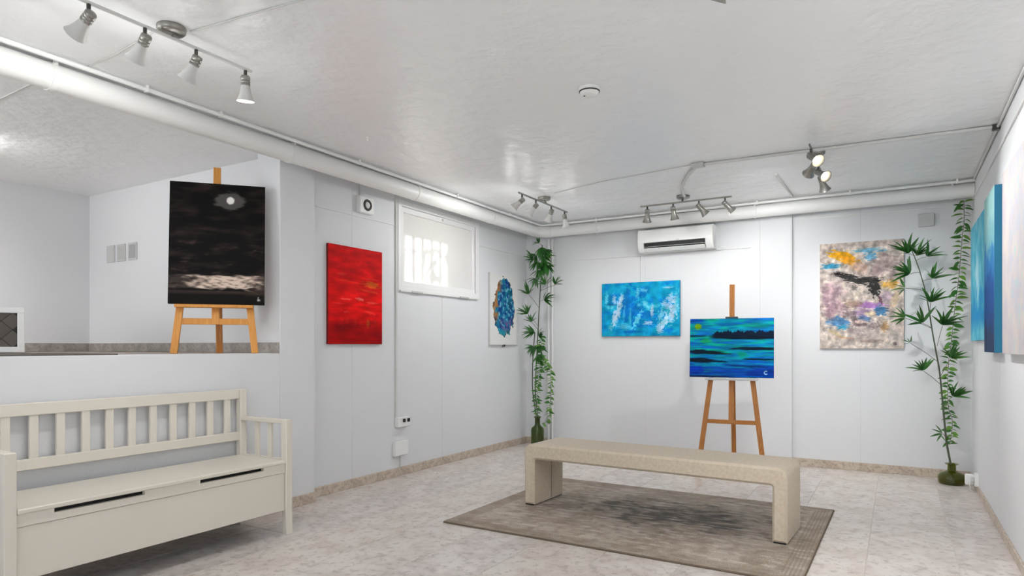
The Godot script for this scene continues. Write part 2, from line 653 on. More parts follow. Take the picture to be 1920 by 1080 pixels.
	for i in rails.size():
		var tr := struct("trim_%d" % (i + 1), "slim white picture rail")
		st = mb()
		box2(st, rails[i][0], rails[i][1], 0.002)
		put("rail", st, M.white_paint, tr)


# one board of a wall that faces +x, with a rectangular hole [z0, z1, y0, y1] left open
func wall_board_x(st: SurfaceTool, x0: float, x1: float, z0: float, z1: float, hole: Array) -> void:
	var a := clampf(hole[0], z0, z1)
	var b := clampf(hole[1], z0, z1)
	if b - a < 0.01:
		box2(st, Vector3(x0, 0, z0), Vector3(x1, CEIL, z1), 0.0015)
		return
	box2(st, Vector3(x0, 0, z0), Vector3(x1, hole[2], z1))
	box2(st, Vector3(x0, hole[3], z0), Vector3(x1, CEIL, z1))
	if a > z0 + 0.001:
		box2(st, Vector3(x0, hole[2], z0), Vector3(x1, hole[3], a))
	if b < z1 - 0.001:
		box2(st, Vector3(x0, hole[2], b), Vector3(x1, hole[3], z1))


func frame_x(st: SurfaceTool, z0: float, z1: float, y0: float, y1: float, w: float, x0: float, x1: float, bevel := 0.003) -> void:
	box2(st, Vector3(x0, y0, z0), Vector3(x1, y0 + w, z1), bevel)
	box2(st, Vector3(x0, y1 - w, z0), Vector3(x1, y1, z1), bevel)
	box2(st, Vector3(x0, y0 + w - bevel, z0), Vector3(x1, y1 - w + bevel, z0 + w), bevel)
	box2(st, Vector3(x0, y0 + w - bevel, z1 - w), Vector3(x1, y1 - w + bevel, z1), bevel)


func build_window() -> void:
	var w := struct("window_1", "small white framed hopper window with frosted pane")
	var st := mb()
	frame_x(st, 1.03, 2.265, 1.575, 2.345, 0.05, -0.02, 0.016)
	put("window_frame", st, M.white_paint, w)
	st = mb()
	frame_x(st, 1.08, 2.215, 1.615, 2.295, 0.045, -0.05, -0.004)
	put("sash", st, M.white_paint, w)
	st = mb()
	box2(st, Vector3(-0.035, 1.655, 1.12), Vector3(-0.031, 2.255, 2.175))
	put("pane", st, M.frosted, w)
	st = mb()
	box2(st, Vector3(-0.002, 2.262, 1.60), Vector3(0.022, 2.285, 1.635), 0.003)
	put("catch", st, M.plastic, w)
	for z in [1.30, 2.02]:
		st = mb()
		box2(st, Vector3(0.0, 1.562, z - 0.075), Vector3(0.03, 1.580, z + 0.075), 0.004)
		put("hinge", st, M.grey_plastic, w)
	st = mb()
	box2(st, Vector3(0.0, 1.566, 1.05), Vector3(0.022, 1.575, 2.24), 0.002)
	put("sill", st, M.white_paint, w)
	st = mb()
	for q in [[1.08, 2.215, 1.615, 1.617], [1.08, 2.215, 2.293, 2.295], [1.08, 1.082, 1.615, 2.295], [2.213, 2.215, 1.615, 2.295]]:
		box2(st, Vector3(-0.449, q[2], q[0]), Vector3(-0.052, q[3], q[1]))
	put("added_dark_reveal", st, mat(rgb8(84, 80, 75), 0.9), w)  # unseen dark lining, added to keep sunlit bounce off the pane
	# security bars outside
	var g := thing("window_grille", "white vertical security bars outside the frosted window", "grille", Vector3(-0.42, 1.6, 1.65))
	for k in 9:
		st = mb()
		box2(st, Vector3(-0.008, 0.01, -0.54 + k * 0.13), Vector3(0.008, 0.69, -0.508 + k * 0.13))
		put("bar", st, M.white_paint, g)
	st = mb()
	for y in [0.13, 0.55]:
		box2(st, Vector3(-0.006, y, -0.572), Vector3(0.006, y + 0.014, 0.567))
	put("cross_rail", st, M.white_paint, g)
	# a shrub outside, whose shadow falls on the pane
	var gd := struct("ground_outside", "planting bed outside the window")
	st = mb()
	box2(st, Vector3(-2.4, 1.10, 0.2), Vector3(-0.46, 1.35, 2.9))
	put("soil", st, mat(rgb8(120, 104, 86), 0.95), gd)
	var sh := thing("garden_shrub", "leafy shrub outside, seen as a shadow on the frosted window", "shrub", Vector3(-0.95, 1.35, 0.82))
	st = mb()
	tube(st, [Vector3(0, -0.005, 0), Vector3(0.01, 0.5, 0.02), Vector3(0, 1.05, 0.04)], 0.010, 6)
	put("stem", st, M.twig, sh)
	var lm := leaf_mesh(0.16, 0.035, 0.01)
	for k in 46:
		var l := put_mesh("leaf", lm, M.leaf, sh)
		var b := Basis.from_euler(Vector3(rng.randf_range(-1.2, 1.2), rng.randf_range(0, TAU), rng.randf_range(-0.8, 0.8)))
		l.transform = Transform3D(b, Vector3(rng.randf_range(-0.1, 0.1), rng.randf_range(0.82, 1.16), rng.randf_range(-0.16, 0.18)))


func build_pipes() -> void:
	# big insulated pipe: along the left wall, round the corner, along the back wall
	var t := thing("heating_pipe", "thick white insulated pipe running under the ceiling round two walls", "pipe")
	var st := mb()
	tube(st, [Vector3(0.26, 2.352, 6.98), Vector3(0.26, 2.350, 0.36)], 0.0620, 28)
	put("pipe_run", st, M.pipe, t)
	st = mb()
	var arc := []
	for k in 9:
		var a := PI * 0.5 * k / 8.0
		arc.append(Vector3(0.42 - 0.16 * cos(a), 2.350 - 0.006 * k / 8.0, 0.36 - 0.16 * sin(a)))
	tube(st, arc, 0.0625, 28)
	put("elbow", st, M.pipe, t)
	st = mb()
	tube(st, [Vector3(0.42, 2.344, 0.20), Vector3(ROOM_X - 0.002, 2.342, 0.20)], 0.0590, 28)
	put("pipe_run", st, M.pipe, t)
	for z in [5.0, 3.62, 2.35, 1.2]:
		st = mb()
		lathe(st, [Vector2(0.062, -0.012), Vector2(0.066, -0.012), Vector2(0.066, 0.012), Vector2(0.062, 0.012)], Transform3D(Basis(Vector3.RIGHT, PI / 2), Vector3(0.26, 2.351, z)), 24)
		box2(st, Vector3(0.300, 2.395, z - 0.008), Vector3(0.316, CEIL - 0.0015, z + 0.008))
		put("clamp", st, M.pipe, t)
	for x in [0.95, 2.52, 4.02]:
		st = mb()
		lathe(st, [Vector2(0.060, -0.012), Vector2(0.064, -0.012), Vector2(0.064, 0.012), Vector2(0.060, 0.012)], Transform3D(Basis(Vector3.BACK, PI / 2), Vector3(x, 2.343, 0.20)), 24)
		box2(st, Vector3(x - 0.008, 2.385, 0.236), Vector3(x + 0.008, CEIL - 0.0015, 0.252))
		put("clamp", st, M.pipe, t)
	# slim water pipe beside it
	t = thing("water_pipe", "slim white pipe clipped to the ceiling beside the thick pipe", "pipe")
	st = mb()
	tube(st, [Vector3(0.395, 2.397, 6.98), Vector3(0.345, 2.397, 0.40), Vector3(0.348, 2.397, 0.36), Vector3(0.36, 2.397, 0.335), Vector3(0.39, 2.397, 0.315), Vector3(ROOM_X - 0.002, 2.397, 0.295)], 0.0115, 12)
	put("pipe_run", st, M.pipe, t)
	for z in [4.62, 4.2, 3.1, 1.9, 1.0]:
		st = mb()
		box2(st, Vector3(0.335 + 0.007 * z, 2.382, z - 0.007), Vector3(0.361 + 0.007 * z, CEIL - 0.0015, z + 0.007), 0.002)
		put("clip", st, M.pipe, t)
	for x in [0.98, 2.55, 3.3, 4.05]:
		st = mb()
		box2(st, Vector3(x - 0.007, 2.382, 0.286), Vector3(x + 0.007, CEIL - 0.0015, 0.322), 0.002)
		put("clip", st, M.pipe, t)
	# two upright heating pipes in the corner
	for p in [[Vector3(0.345, 0, 0.055), 0.011, "slim white upright pipe in the corner behind the bamboo, farther from the window"], [Vector3(0.298, 0, 0.055), 0.011, "slim white upright pipe in the corner behind the bamboo, nearer the window"]]:
		st = mb()
		tube(st, [p[0] + Vector3(0, 0.0, 0), p[0] + Vector3(0, 2.29, 0)], p[1], 10)
		tag(put("upright_pipe", st, M.pipe), p[2], "pipe", "upright corner pipes")


# ------------------------------------------------------------------ benches and rug

func build_storage_bench() -> void:
	var t := thing("storage_bench", "cream painted wooden storage bench with slatted back and black slots", "bench", Vector3(0.118, 0, 3.865))
	var m: Material = M.bench_paint
	var st: SurfaceTool
	var L := 1.44
	var D := 0.455
	for zz in [0.0, L - 0.045]:
		st = mb()
		box2(st, Vector3(D - 0.045, 0.135, zz), Vector3(D, 0.668, zz + 0.045), 0.003)
		put("front_post", st, m, t)
		st = mb()
		# the foot curves outwards a little
		extrude(st, [Vector2(D - 0.040, 0.14), Vector2(D - 0.034, 0.07), Vector2(D - 0.030, 0.0), Vector2(D + 0.006, 0.0), Vector2(D + 0.002, 0.05), Vector2(D, 0.14)], zz, zz + 0.045, 0.002)
		put("foot", st, m, t)
		st = mb()
		box2(st, Vector3(0.0, 0.0, zz), Vector3(0.045, 0.835, zz + 0.045), 0.003)
		put("back_post", st, m, t)
		st = mb()
		box2(st, Vector3(0.045, 0.643, zz), Vector3(D - 0.045, 0.668, zz + 0.045), 0.003)
		put("armrest", st, m, t)
		for xx in [0.155, 0.27]:
			st = mb()
			box2(st, Vector3(xx, 0.43, zz + 0.014), Vector3(xx + 0.036, 0.645, zz + 0.030), 0.002)
			put("arm_slat", st, m, t)
		st = mb()
		box2(st, Vector3(0.045, 0.135, zz + 0.008), Vector3(D - 0.045, 0.435, zz + 0.036), 0.002)
		put("side_panel", st, m, t)
	st = mb()
	box2(st, Vector3(0.006, 0.775, 0.045), Vector3(0.034, 0.833, L - 0.045), 0.003)
	put("top_rail", st, m, t)
	st = mb()
	box2(st, Vector3(0.006, 0.520, 0.045), Vector3(0.034, 0.572, L - 0.045), 0.003)
	put("lower_rail", st, m, t)
	for k in 12:
		var zc := 0.122 + k * 0.1145
		if zc > L - 0.07:
			break
		st = mb()
		box2(st, Vector3(0.011, 0.570, zc - 0.019), Vector3(0.028, 0.777, zc + 0.019), 0.002)
		put("back_slat", st, m, t)
	st = mb()
	box2(st, Vector3(0.047, 0.414, 0.047), Vector3(D + 0.002, 0.435, L - 0.047), 0.004)
	put("lid", st, m, t)
	# apron under the lid with the two finger slots
	st = mb()
	var x0 := D - 0.030
	var x1 := D - 0.008
	box2(st, Vector3(x0, 0.362, 0.047), Vector3(x1, 0.394, L - 0.047))
	var cuts := [0.047, 0.196, 0.584, 0.870, 1.256, L - 0.047]
	for k in [0, 2, 4]:
		box2(st, Vector3(x0, 0.394, cuts[k]), Vector3(x1, 0.413, cuts[k + 1]))
	put("apron", st, m, t)
	st = mb()
	box2(st, Vector3(x0, 0.140, 0.047), Vector3(x1 - 0.005, 0.3595, L - 0.047), 0.002)
	put("front_panel", st, m, t)
	st = mb()
	box2(st, Vector3(0.045, 0.135, 0.04), Vector3(0.06, 0.412, L - 0.04))
	put("back_panel", st, m, t)
	st = mb()
	box2(st, Vector3(0.055, 0.140, 0.04), Vector3(x0, 0.155, L - 0.04))
	put("bottom", st, M.dark, t)
	st = mb()
	box2(st, Vector3(x0 - 0.022, 0.30, 0.06), Vector3(x0 - 0.012, 0.412, L - 0.06))
	var sl := put("slot_shade_sheet", st, M.dark, t)  # black sheet put in for the shade inside the chest
	sl.set_meta("label", "black sheet for the shade behind the finger slots")


func build_upholstered_bench() -> void:
	# one padded U on the rug; local x along its length, z towards the viewer
	var t := thing("upholstered_bench", "long beige boucle bench with block legs standing on the brown rug", "bench", Vector3(2.290, 0.0125, 2.445), deg_to_rad(-2.6))
	var L := 0.846
	var top := 0.418
	var under := 0.316
	var r := 0.055
	var q := 0.012
	var poly := [Vector2(-L, 0.006)]
	for k in 7:
		var a := PI - PI * 0.5 * k / 6.0
		poly.append(Vector2(-L + r + r * cos(a), top - r + r * sin(a)))
	for k in 7:
		var a := PI * 0.5 - PI * 0.5 * k / 6.0
		poly.append(Vector2(L - r + r * cos(a), top - r + r * sin(a)))
	poly.append_array([Vector2(L, 0.006), Vector2(L - 0.078, 0.006)])
	for k in 4:
		var a := PI * 0.5 * k / 3.0
		poly.append(Vector2(L - 0.078 - q + q * cos(a), under - q + q * sin(a)))
	for k in 4:
		var a := PI * 0.5 + PI * 0.5 * k / 3.0
		poly.append(Vector2(-L + 0.078 + q + q * cos(a), under - q + q * sin(a)))
	poly.append(Vector2(-L + 0.078, 0.006))
	var st := mb()
	extrude(st, poly, -0.21, 0.21, 0.014)
	put("padded_cover", st, M.boucle, t)
	for s in [-1.0, 1.0]:
		var b: float = s * (L - 0.078)
		st = mb()
		tube(st, [Vector3(b - s * 0.0006, 0.012, -0.03), Vector3(b - s * 0.0006, under - 0.012, -0.03)], 0.0022, 6)
		put("seam", st, M.seam, t)
		st = mb()
		box2(st, Vector3(s * (L - 0.039) - 0.032, 0.0, -0.20), Vector3(s * (L - 0.039) + 0.032, 0.008, 0.20))
		put("base_strip", st, M.dark, t)


func build_rug() -> void:
	var t := thing("rug", "distressed brown and charcoal vintage rug under the boucle bench", "rug", Vector3(2.245, 0, 2.46), deg_to_rad(-0.6))
	var w := 2.06
	var d := 1.58
	var st := mb()
	var n := Vector3.UP
	box(st, Vector3(0, 0.0045, 0), Vector3(w, 0.009, d), 0.003)
	put("backing", st, mat(rgb8(110, 96, 80), 0.95), t)
	# pile sheet with the woven design
	var img := Image.create(896, 700, false, Image.FORMAT_RGB8)
	var n1 := noise(61, 1.0, 4)
	var n2 := noise(62, 1.0, 3)
	var n3 := noise(63, 0.45, 2)
	for y in 700:
		for x in 896:
			var u := x / 896.0
			var v := y / 700.0
			var g := n3.get_noise_2d(x * 0.55, y)
			var blot := n2.get_noise_2d(u * 16.0, v * 13.0)
			var c := rgb8(176, 163, 149).lerp(rgb8(154, 139, 123), smoothstep(-0.35, 0.35, n1.get_noise_2d(u * 5.0, v * 4.0)))
			# worn dark medallion of dye with bench shade painted in, broken up by the grain
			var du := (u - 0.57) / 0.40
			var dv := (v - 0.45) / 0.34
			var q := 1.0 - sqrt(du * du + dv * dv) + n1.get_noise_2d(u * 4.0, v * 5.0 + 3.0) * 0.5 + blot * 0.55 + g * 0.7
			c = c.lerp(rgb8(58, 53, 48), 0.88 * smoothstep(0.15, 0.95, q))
			# bleached streaks along the weft
			c = c.lerp(rgb8(204, 196, 186), 0.65 * smoothstep(0.12, 0.5, n2.get_noise_2d(u * 9.0 + 7.0, v * 26.0) + g * 0.35))
			c = c.lerp(rgb8(116, 102, 88), 0.45 * smoothstep(0.1, 0.5, -blot + g * 0.5))
			var e := minf(minf(u, 1 - u) * w, minf(v, 1 - v) * d)
			if e < 0.11:
				c = c.lerp(rgb8(120, 104, 88), 0.30 + 0.22 * sin(e * 330.0))
			c = c * (1.0 + g * 0.30)
			img.set_pixel(x, y, Color(clampf(c.r, 0, 1), clampf(c.g, 0, 1), clampf(c.b, 0, 1)))
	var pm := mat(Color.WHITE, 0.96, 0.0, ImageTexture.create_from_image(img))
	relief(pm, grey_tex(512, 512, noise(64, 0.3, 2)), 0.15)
	pm.rim_enabled = true
	pm.rim = 0.2
	st = mb()
	var nn := [n, n, n]
	var a := Vector3(-w / 2 + 0.006, 0.0115, -d / 2 + 0.006)
	var b := Vector3(w / 2 - 0.006, 0.0115, -d / 2 + 0.006)
	var c2 := Vector3(w / 2 - 0.006, 0.0115, d / 2 - 0.006)
	var e2 := Vector3(-w / 2 + 0.006, 0.0115, d / 2 - 0.006)
	tri(st, [a, b, c2], nn, [Vector2(0, 0), Vector2(1, 0), Vector2(1, 1)])
	tri(st, [a, c2, e2], nn, [Vector2(0, 0), Vector2(1, 1), Vector2(0, 1)])
	for pr in [[a, b, Vector3.FORWARD], [b, c2, Vector3.RIGHT], [c2, e2, Vector3.BACK], [e2, a, Vector3.LEFT]]:
		var lo := Vector3(0, -0.006, 0)
		quad(st, pr[0], pr[1], pr[1] + lo, pr[0] + lo, pr[2])
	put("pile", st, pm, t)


# ------------------------------------------------------------------ paintings

func canvas_image(w: int, h: int, f: Callable) -> Image:
	var im := Image.create(w, h, false, Image.FORMAT_RGB8)
	for y in h:
		for x in w:
			im.set_pixel(x, y, f.call((x + 0.5) / w, (y + 0.5) / h))
	return im


var stroke_noise: FastNoiseLite

# one dab of paint: an ellipse in picture coordinates (0..1), ragged along its own grain
func dab(im: Image, cx: float, cy: float, rx: float, ry: float, ang: float, col: Color, alpha := 1.0, ragged := 0.6) -> void:
	var w := im.get_width()
	var h := im.get_height()
	rx *= 1.3
	ry *= 1.3
	var R := maxf(rx, ry) * 1.5
	var ca := cos(ang)
	var sa := sin(ang)
	var asp := float(h) / w
	var off := cx * 977.0 + cy * 631.0
	for y in range(maxi(0, int((cy - R / asp) * h)), mini(h, int((cy + R / asp) * h) + 1)):
		for x in range(maxi(0, int((cx - R) * w)), mini(w, int((cx + R) * w) + 1)):
			var dx := (x + 0.5) / w - cx
			var dy := ((y + 0.5) / h - cy) * asp
			var a := (dx * ca + dy * sa) / rx
			var b := (-dx * sa + dy * ca) / ry
			var d := sqrt(a * a + b * b) + ragged * (stroke_noise.get_noise_2d(a * 14.0 + off, b * 30.0 - off))
			var k := alpha * (1.0 - smoothstep(0.62, 1.0, d))
			if k > 0.003:
				im.set_pixel(x, y, im.get_pixel(x, y).lerp(col, k))


# dry-brush grain over the whole picture
func scumble(im: Image, seed_: int, fx: float, fy: float, amount: float) -> void:
	var n := noise(seed_, 1.0, 4)
	var w := im.get_width()
	var h := im.get_height()
	for y in h:
		for x in w:
			var k := 1.0 + amount * n.get_noise_2d(fx * x / w, fy * y / h)
			var c := im.get_pixel(x, y)
			im.set_pixel(x, y, Color(clampf(c.r * k, 0, 1), clampf(c.g * k, 0, 1), clampf(c.b * k, 0, 1)))


func picture(called: String, label: String, im: Image, size: Vector2, thick: float, edge: Material, parent: Node3D = null, gloss := 0.62) -> Node3D:
	var t: Node3D = parent if parent else thing(called, label, "painting")
	var st := mb()
	box(st, Vector3(0, 0, thick / 2), Vector3(size.x, size.y, thick), 0.002)
	put("stretched_canvas", st, edge, t)
	st = mb()
	var z := thick + 0.0008
	var hx := size.x / 2 - 0.001
	var hy := size.y / 2 - 0.001
	var p := [Vector3(-hx, hy, z), Vector3(hx, hy, z), Vector3(hx, -hy, z), Vector3(-hx, -hy, z)]
	var u := [Vector2(0, 0), Vector2(1, 0), Vector2(1, 1), Vector2(0, 1)]
	var n := [Vector3.BACK, Vector3.BACK, Vector3.BACK]
	tri(st, [p[0], p[1], p[2]], n, [u[0], u[1], u[2]])
	tri(st, [p[0], p[2], p[3]], n, [u[0], u[2], u[3]])
	for k in 4:
		var a: Vector3 = p[k]
		var b: Vector3 = p[(k + 1) % 4]
		quad(st, a, b, b - Vector3(0, 0, 0.002), a - Vector3(0, 0, 0.002), [Vector3.UP, Vector3.RIGHT, Vector3.DOWN, Vector3.LEFT][k])
	var pm := mat(Color.WHITE, gloss, 0.0, ImageTexture.create_from_image(im))
	pm.texture_repeat = false
	pm.metallic_specular = 0.25
	relief(pm, M.weave, 0.03)
	put("painted_front", st, pm, t)
	return t


func hang(t: Node3D, wall: String, a: float, y: float, off := 0.0) -> void:
	if wall == "left":
		t.position = Vector3(off, y, a)
		t.rotation.y = PI / 2
	elif wall == "back":
		t.position = Vector3(a, y, off)
	else:
		t.position = Vector3(ROOM_X - off - 0.0015, y, a)
		t.rotation.y = -PI / 2


func build_art() -> void:
	stroke_noise = noise(71, 0.09, 3)
	M.weave = grey_tex(256, 256, noise(72, 0.2, 3))
	var n := noise(73, 1.0, 4)
	# red
	var red := canvas_image(200, 260, func(u: float, v: float) -> Color:
		var s := n.get_noise_2d(u * 2.2, v * 13.0)
		var c := rgb8(192, 4, 8).lerp(rgb8(214, 8, 10), clampf(0.5 + s, 0, 1))
		var mid := exp(-pow((v - 0.55) / 0.17, 2))
		c = c.lerp(rgb8(232, 16, 12), mid * 0.8)
		c = c.lerp(rgb8(150, 2, 6), 0.8 * smoothstep(0.72, 0.86, v + n.get_noise_2d(u * 9.0, 4.0) * 0.05))
		return c)
	for d in [[0.22, 0.29, 0.07, 0.018, 0.0, rgb8(214, 70, 60), 0.55], [0.75, 0.31, 0.13, 0.012, 0.0, rgb8(206, 60, 40), 0.5], [0.80, 0.37, 0.15, 0.04, 0.05, rgb8(214, 120, 20), 0.7], [0.4, 0.36, 0.25, 0.010, 0.05, rgb8(230, 60, 30), 0.6], [0.75, 0.44, 0.2, 0.012, 0.08, rgb8(240, 90, 40), 0.6], [0.30, 0.54, 0.10, 0.014, 0.0, rgb8(255, 90, 80), 0.8], [0.57, 0.53, 0.07, 0.018, 0.1, rgb8(255, 120, 110), 0.9], [0.80, 0.56, 0.10, 0.014, 0.0, rgb8(255, 90, 70), 0.8], [0.18, 0.59, 0.10, 0.010, 0.0, rgb8(240, 60, 50), 0.6], [0.76, 0.665, 0.10, 0.02, 0.15, rgb8(255, 60, 50), 0.8], [0.32, 0.67, 0.05, 0.012, 0.0, rgb8(250, 70, 60), 0.7], [0.72, 0.78, 0.03, 0.05, 0.0, rgb8(190, 96, 20), 0.65], [0.48, 0.77, 0.015, 0.05, 0.0, rgb8(190, 50, 30), 0.5], [0.60, 0.77, 0.015, 0.04, 0.0, rgb8(190, 50, 30), 0.5], [0.86, 0.77, 0.02, 0.03, 0.0, rgb8(200, 60, 40), 0.5], [0.33, 0.75, 0.015, 0.04, 0.0, rgb8(200, 40, 30), 0.5], [0.3, 0.83, 0.2, 0.05, 0.0, rgb8(124, 0, 4), 0.5]]:
		dab(red, d[0], d[1], d[2], d[3], d[4], d[5], d[6])
	scumble(red, 203, 2.5, 12.0, 0.22)
	var t := picture("red_painting", "bright red abstract canvas with orange streaks beside the window", red, Vector2(0.585, 0.750), 0.022, mat(rgb8(120, 14, 14), 0.7))
	hang(t, "left", 2.767, 1.490)
	# the oval mosaic of colour on clear acrylic
	build_oval_print(n)
	# blue abstract
	var blue := canvas_image(300, 200, func(u: float, v: float) -> Color:
		var s := n.get_noise_2d(u * 6.0, v * 5.0)
		return rgb8(0, 150, 196).lerp(rgb8(20, 168, 206), clampf(0.5 + s * 1.4, 0, 1)).lerp(rgb8(0, 118, 200), clampf(n.get_noise_2d(u * 4.0 + 9.0, v * 4.0) * 1.6, 0, 1)))
	var W := rgb8(196, 214, 234)
	var C := rgb8(110, 210, 232)
	var B := rgb8(0, 96, 190)
	for d in [[0.36, 0.42, 0.09, 0.17, 0.0, B, 0.7], [0.48, 0.55, 0.06, 0.14, 0.0, B, 0.6], [0.62, 0.62, 0.11, 0.06, 0.1, B, 0.7], [0.56, 0.80, 0.12, 0.03, 0.0, B, 0.5], [0.53, 0.20, 0.05, 0.05, 0.0, B, 0.7], [0.40, 0.92, 0.13, 0.012, 0.0, B, 0.8], [0.065, 0.30, 0.018, 0.07, 0.1, C, 0.95], [0.17, 0.32, 0.022, 0.06, -0.1, W, 0.85], [0.115, 0.30, 0.02, 0.05, 0.0, rgb8(20, 110, 150), 0.9], [0.12, 0.40, 0.06, 0.010, 0.0, rgb8(10, 80, 120), 0.7], [0.09, 0.45, 0.02, 0.02, 0.0, C, 0.9], [0.14, 0.45, 0.02, 0.02, 0.0, C, 0.9], [0.26, 0.32, 0.025, 0.07, 0.25, W, 0.9], [0.205, 0.56, 0.035, 0.14, 0.32, W, 0.95], [0.185, 0.68, 0.03, 0.08, 0.3, W, 0.7], [0.475, 0.19, 0.018, 0.06, 0.1, C, 0.9], [0.55, 0.15, 0.05, 0.02, 0.2, C, 0.9], [0.57, 0.40, 0.03, 0.03, 0.2, C, 0.95], [0.60, 0.46, 0.05, 0.018, 0.9, C, 0.9], [0.66, 0.46, 0.07, 0.02, -0.05, C, 0.8], [0.66, 0.54, 0.018, 0.06, 0.0, W, 0.95], [0.49, 0.42, 0.02, 0.02, 0.3, C, 0.8], [0.47, 0.70, 0.028, 0.10, 0.5, C, 0.95], [0.31, 0.82, 0.08, 0.03, 0.15, rgb8(90, 190, 222), 0.95], [0.12, 0.84, 0.025, 0.03, 0.0, C, 0.9], [0.61, 0.76, 0.05, 0.022, 0.0, W, 0.9], [0.86, 0.12, 0.05, 0.010, 0.0, W, 0.9], [0.90, 0.33, 0.05, 0.05, 0.3, W, 0.85], [0.84, 0.45, 0.06, 0.04, 0.5, W, 0.9], [0.93, 0.52, 0.05, 0.09, 0.0, W, 0.85], [0.78, 0.58, 0.03, 0.10, 0.3, rgb8(150, 214, 232), 0.8], [0.88, 0.66, 0.05, 0.07, 0.0, W, 0.8], [0.82, 0.72, 0.03, 0.12, 0.4, rgb8(190, 222, 236), 0.9], [0.76, 0.86, 0.04, 0.05, 0.0, W, 0.9], [0.97, 0.42, 0.02, 0.14, 0.0, C, 0.7], [0.80, 0.50, 0.03, 0.03, 0.0, rgb8(0, 140, 170), 0.8], [0.86, 0.56, 0.02, 0.04, 0.0, rgb8(0, 150, 180), 0.8], [0.90, 0.88, 0.02, 0.02, 0.0, B, 0.7], [0.38, 0.62, 0.012, 0.10, 0.0, C, 0.55], [0.30, 0.55, 0.012, 0.10, 0.1, C, 0.6]]:
		dab(blue, d[0], d[1], d[2], d[3], d[4], d[5], d[6] * 0.85, 0.95)
	scumble(blue, 202, 7.0, 5.0, 0.18)
	t = picture("blue_painting", "turquoise abstract canvas with white brush marks under the air conditioner", blue, Vector2(0.838, 0.558), 0.024, mat(rgb8(24, 120, 150), 0.7))
	hang(t, "back", 1.354, 1.482, 0.032)
	# collage
	var col := canvas_image(240, 345, func(u: float, v: float) -> Color:
		var s := n.get_noise_2d(u * 7.0, v * 9.0)
		var c := rgb8(206, 192, 180).lerp(rgb8(182, 170, 164), clampf(0.5 + s, 0, 1))
		var k := n.get_noise_2d(u * 11.0, v * 14.0)
		c = c.lerp(rgb8(150, 134, 130), clampf((k - 0.12) * 1.5, 0, 0.6) * smoothstep(0.95, 0.75, v))
		c = c.lerp(rgb8(228, 218, 208), clampf((-k - 0.15) * 2.0, 0, 0.7))
		return c)
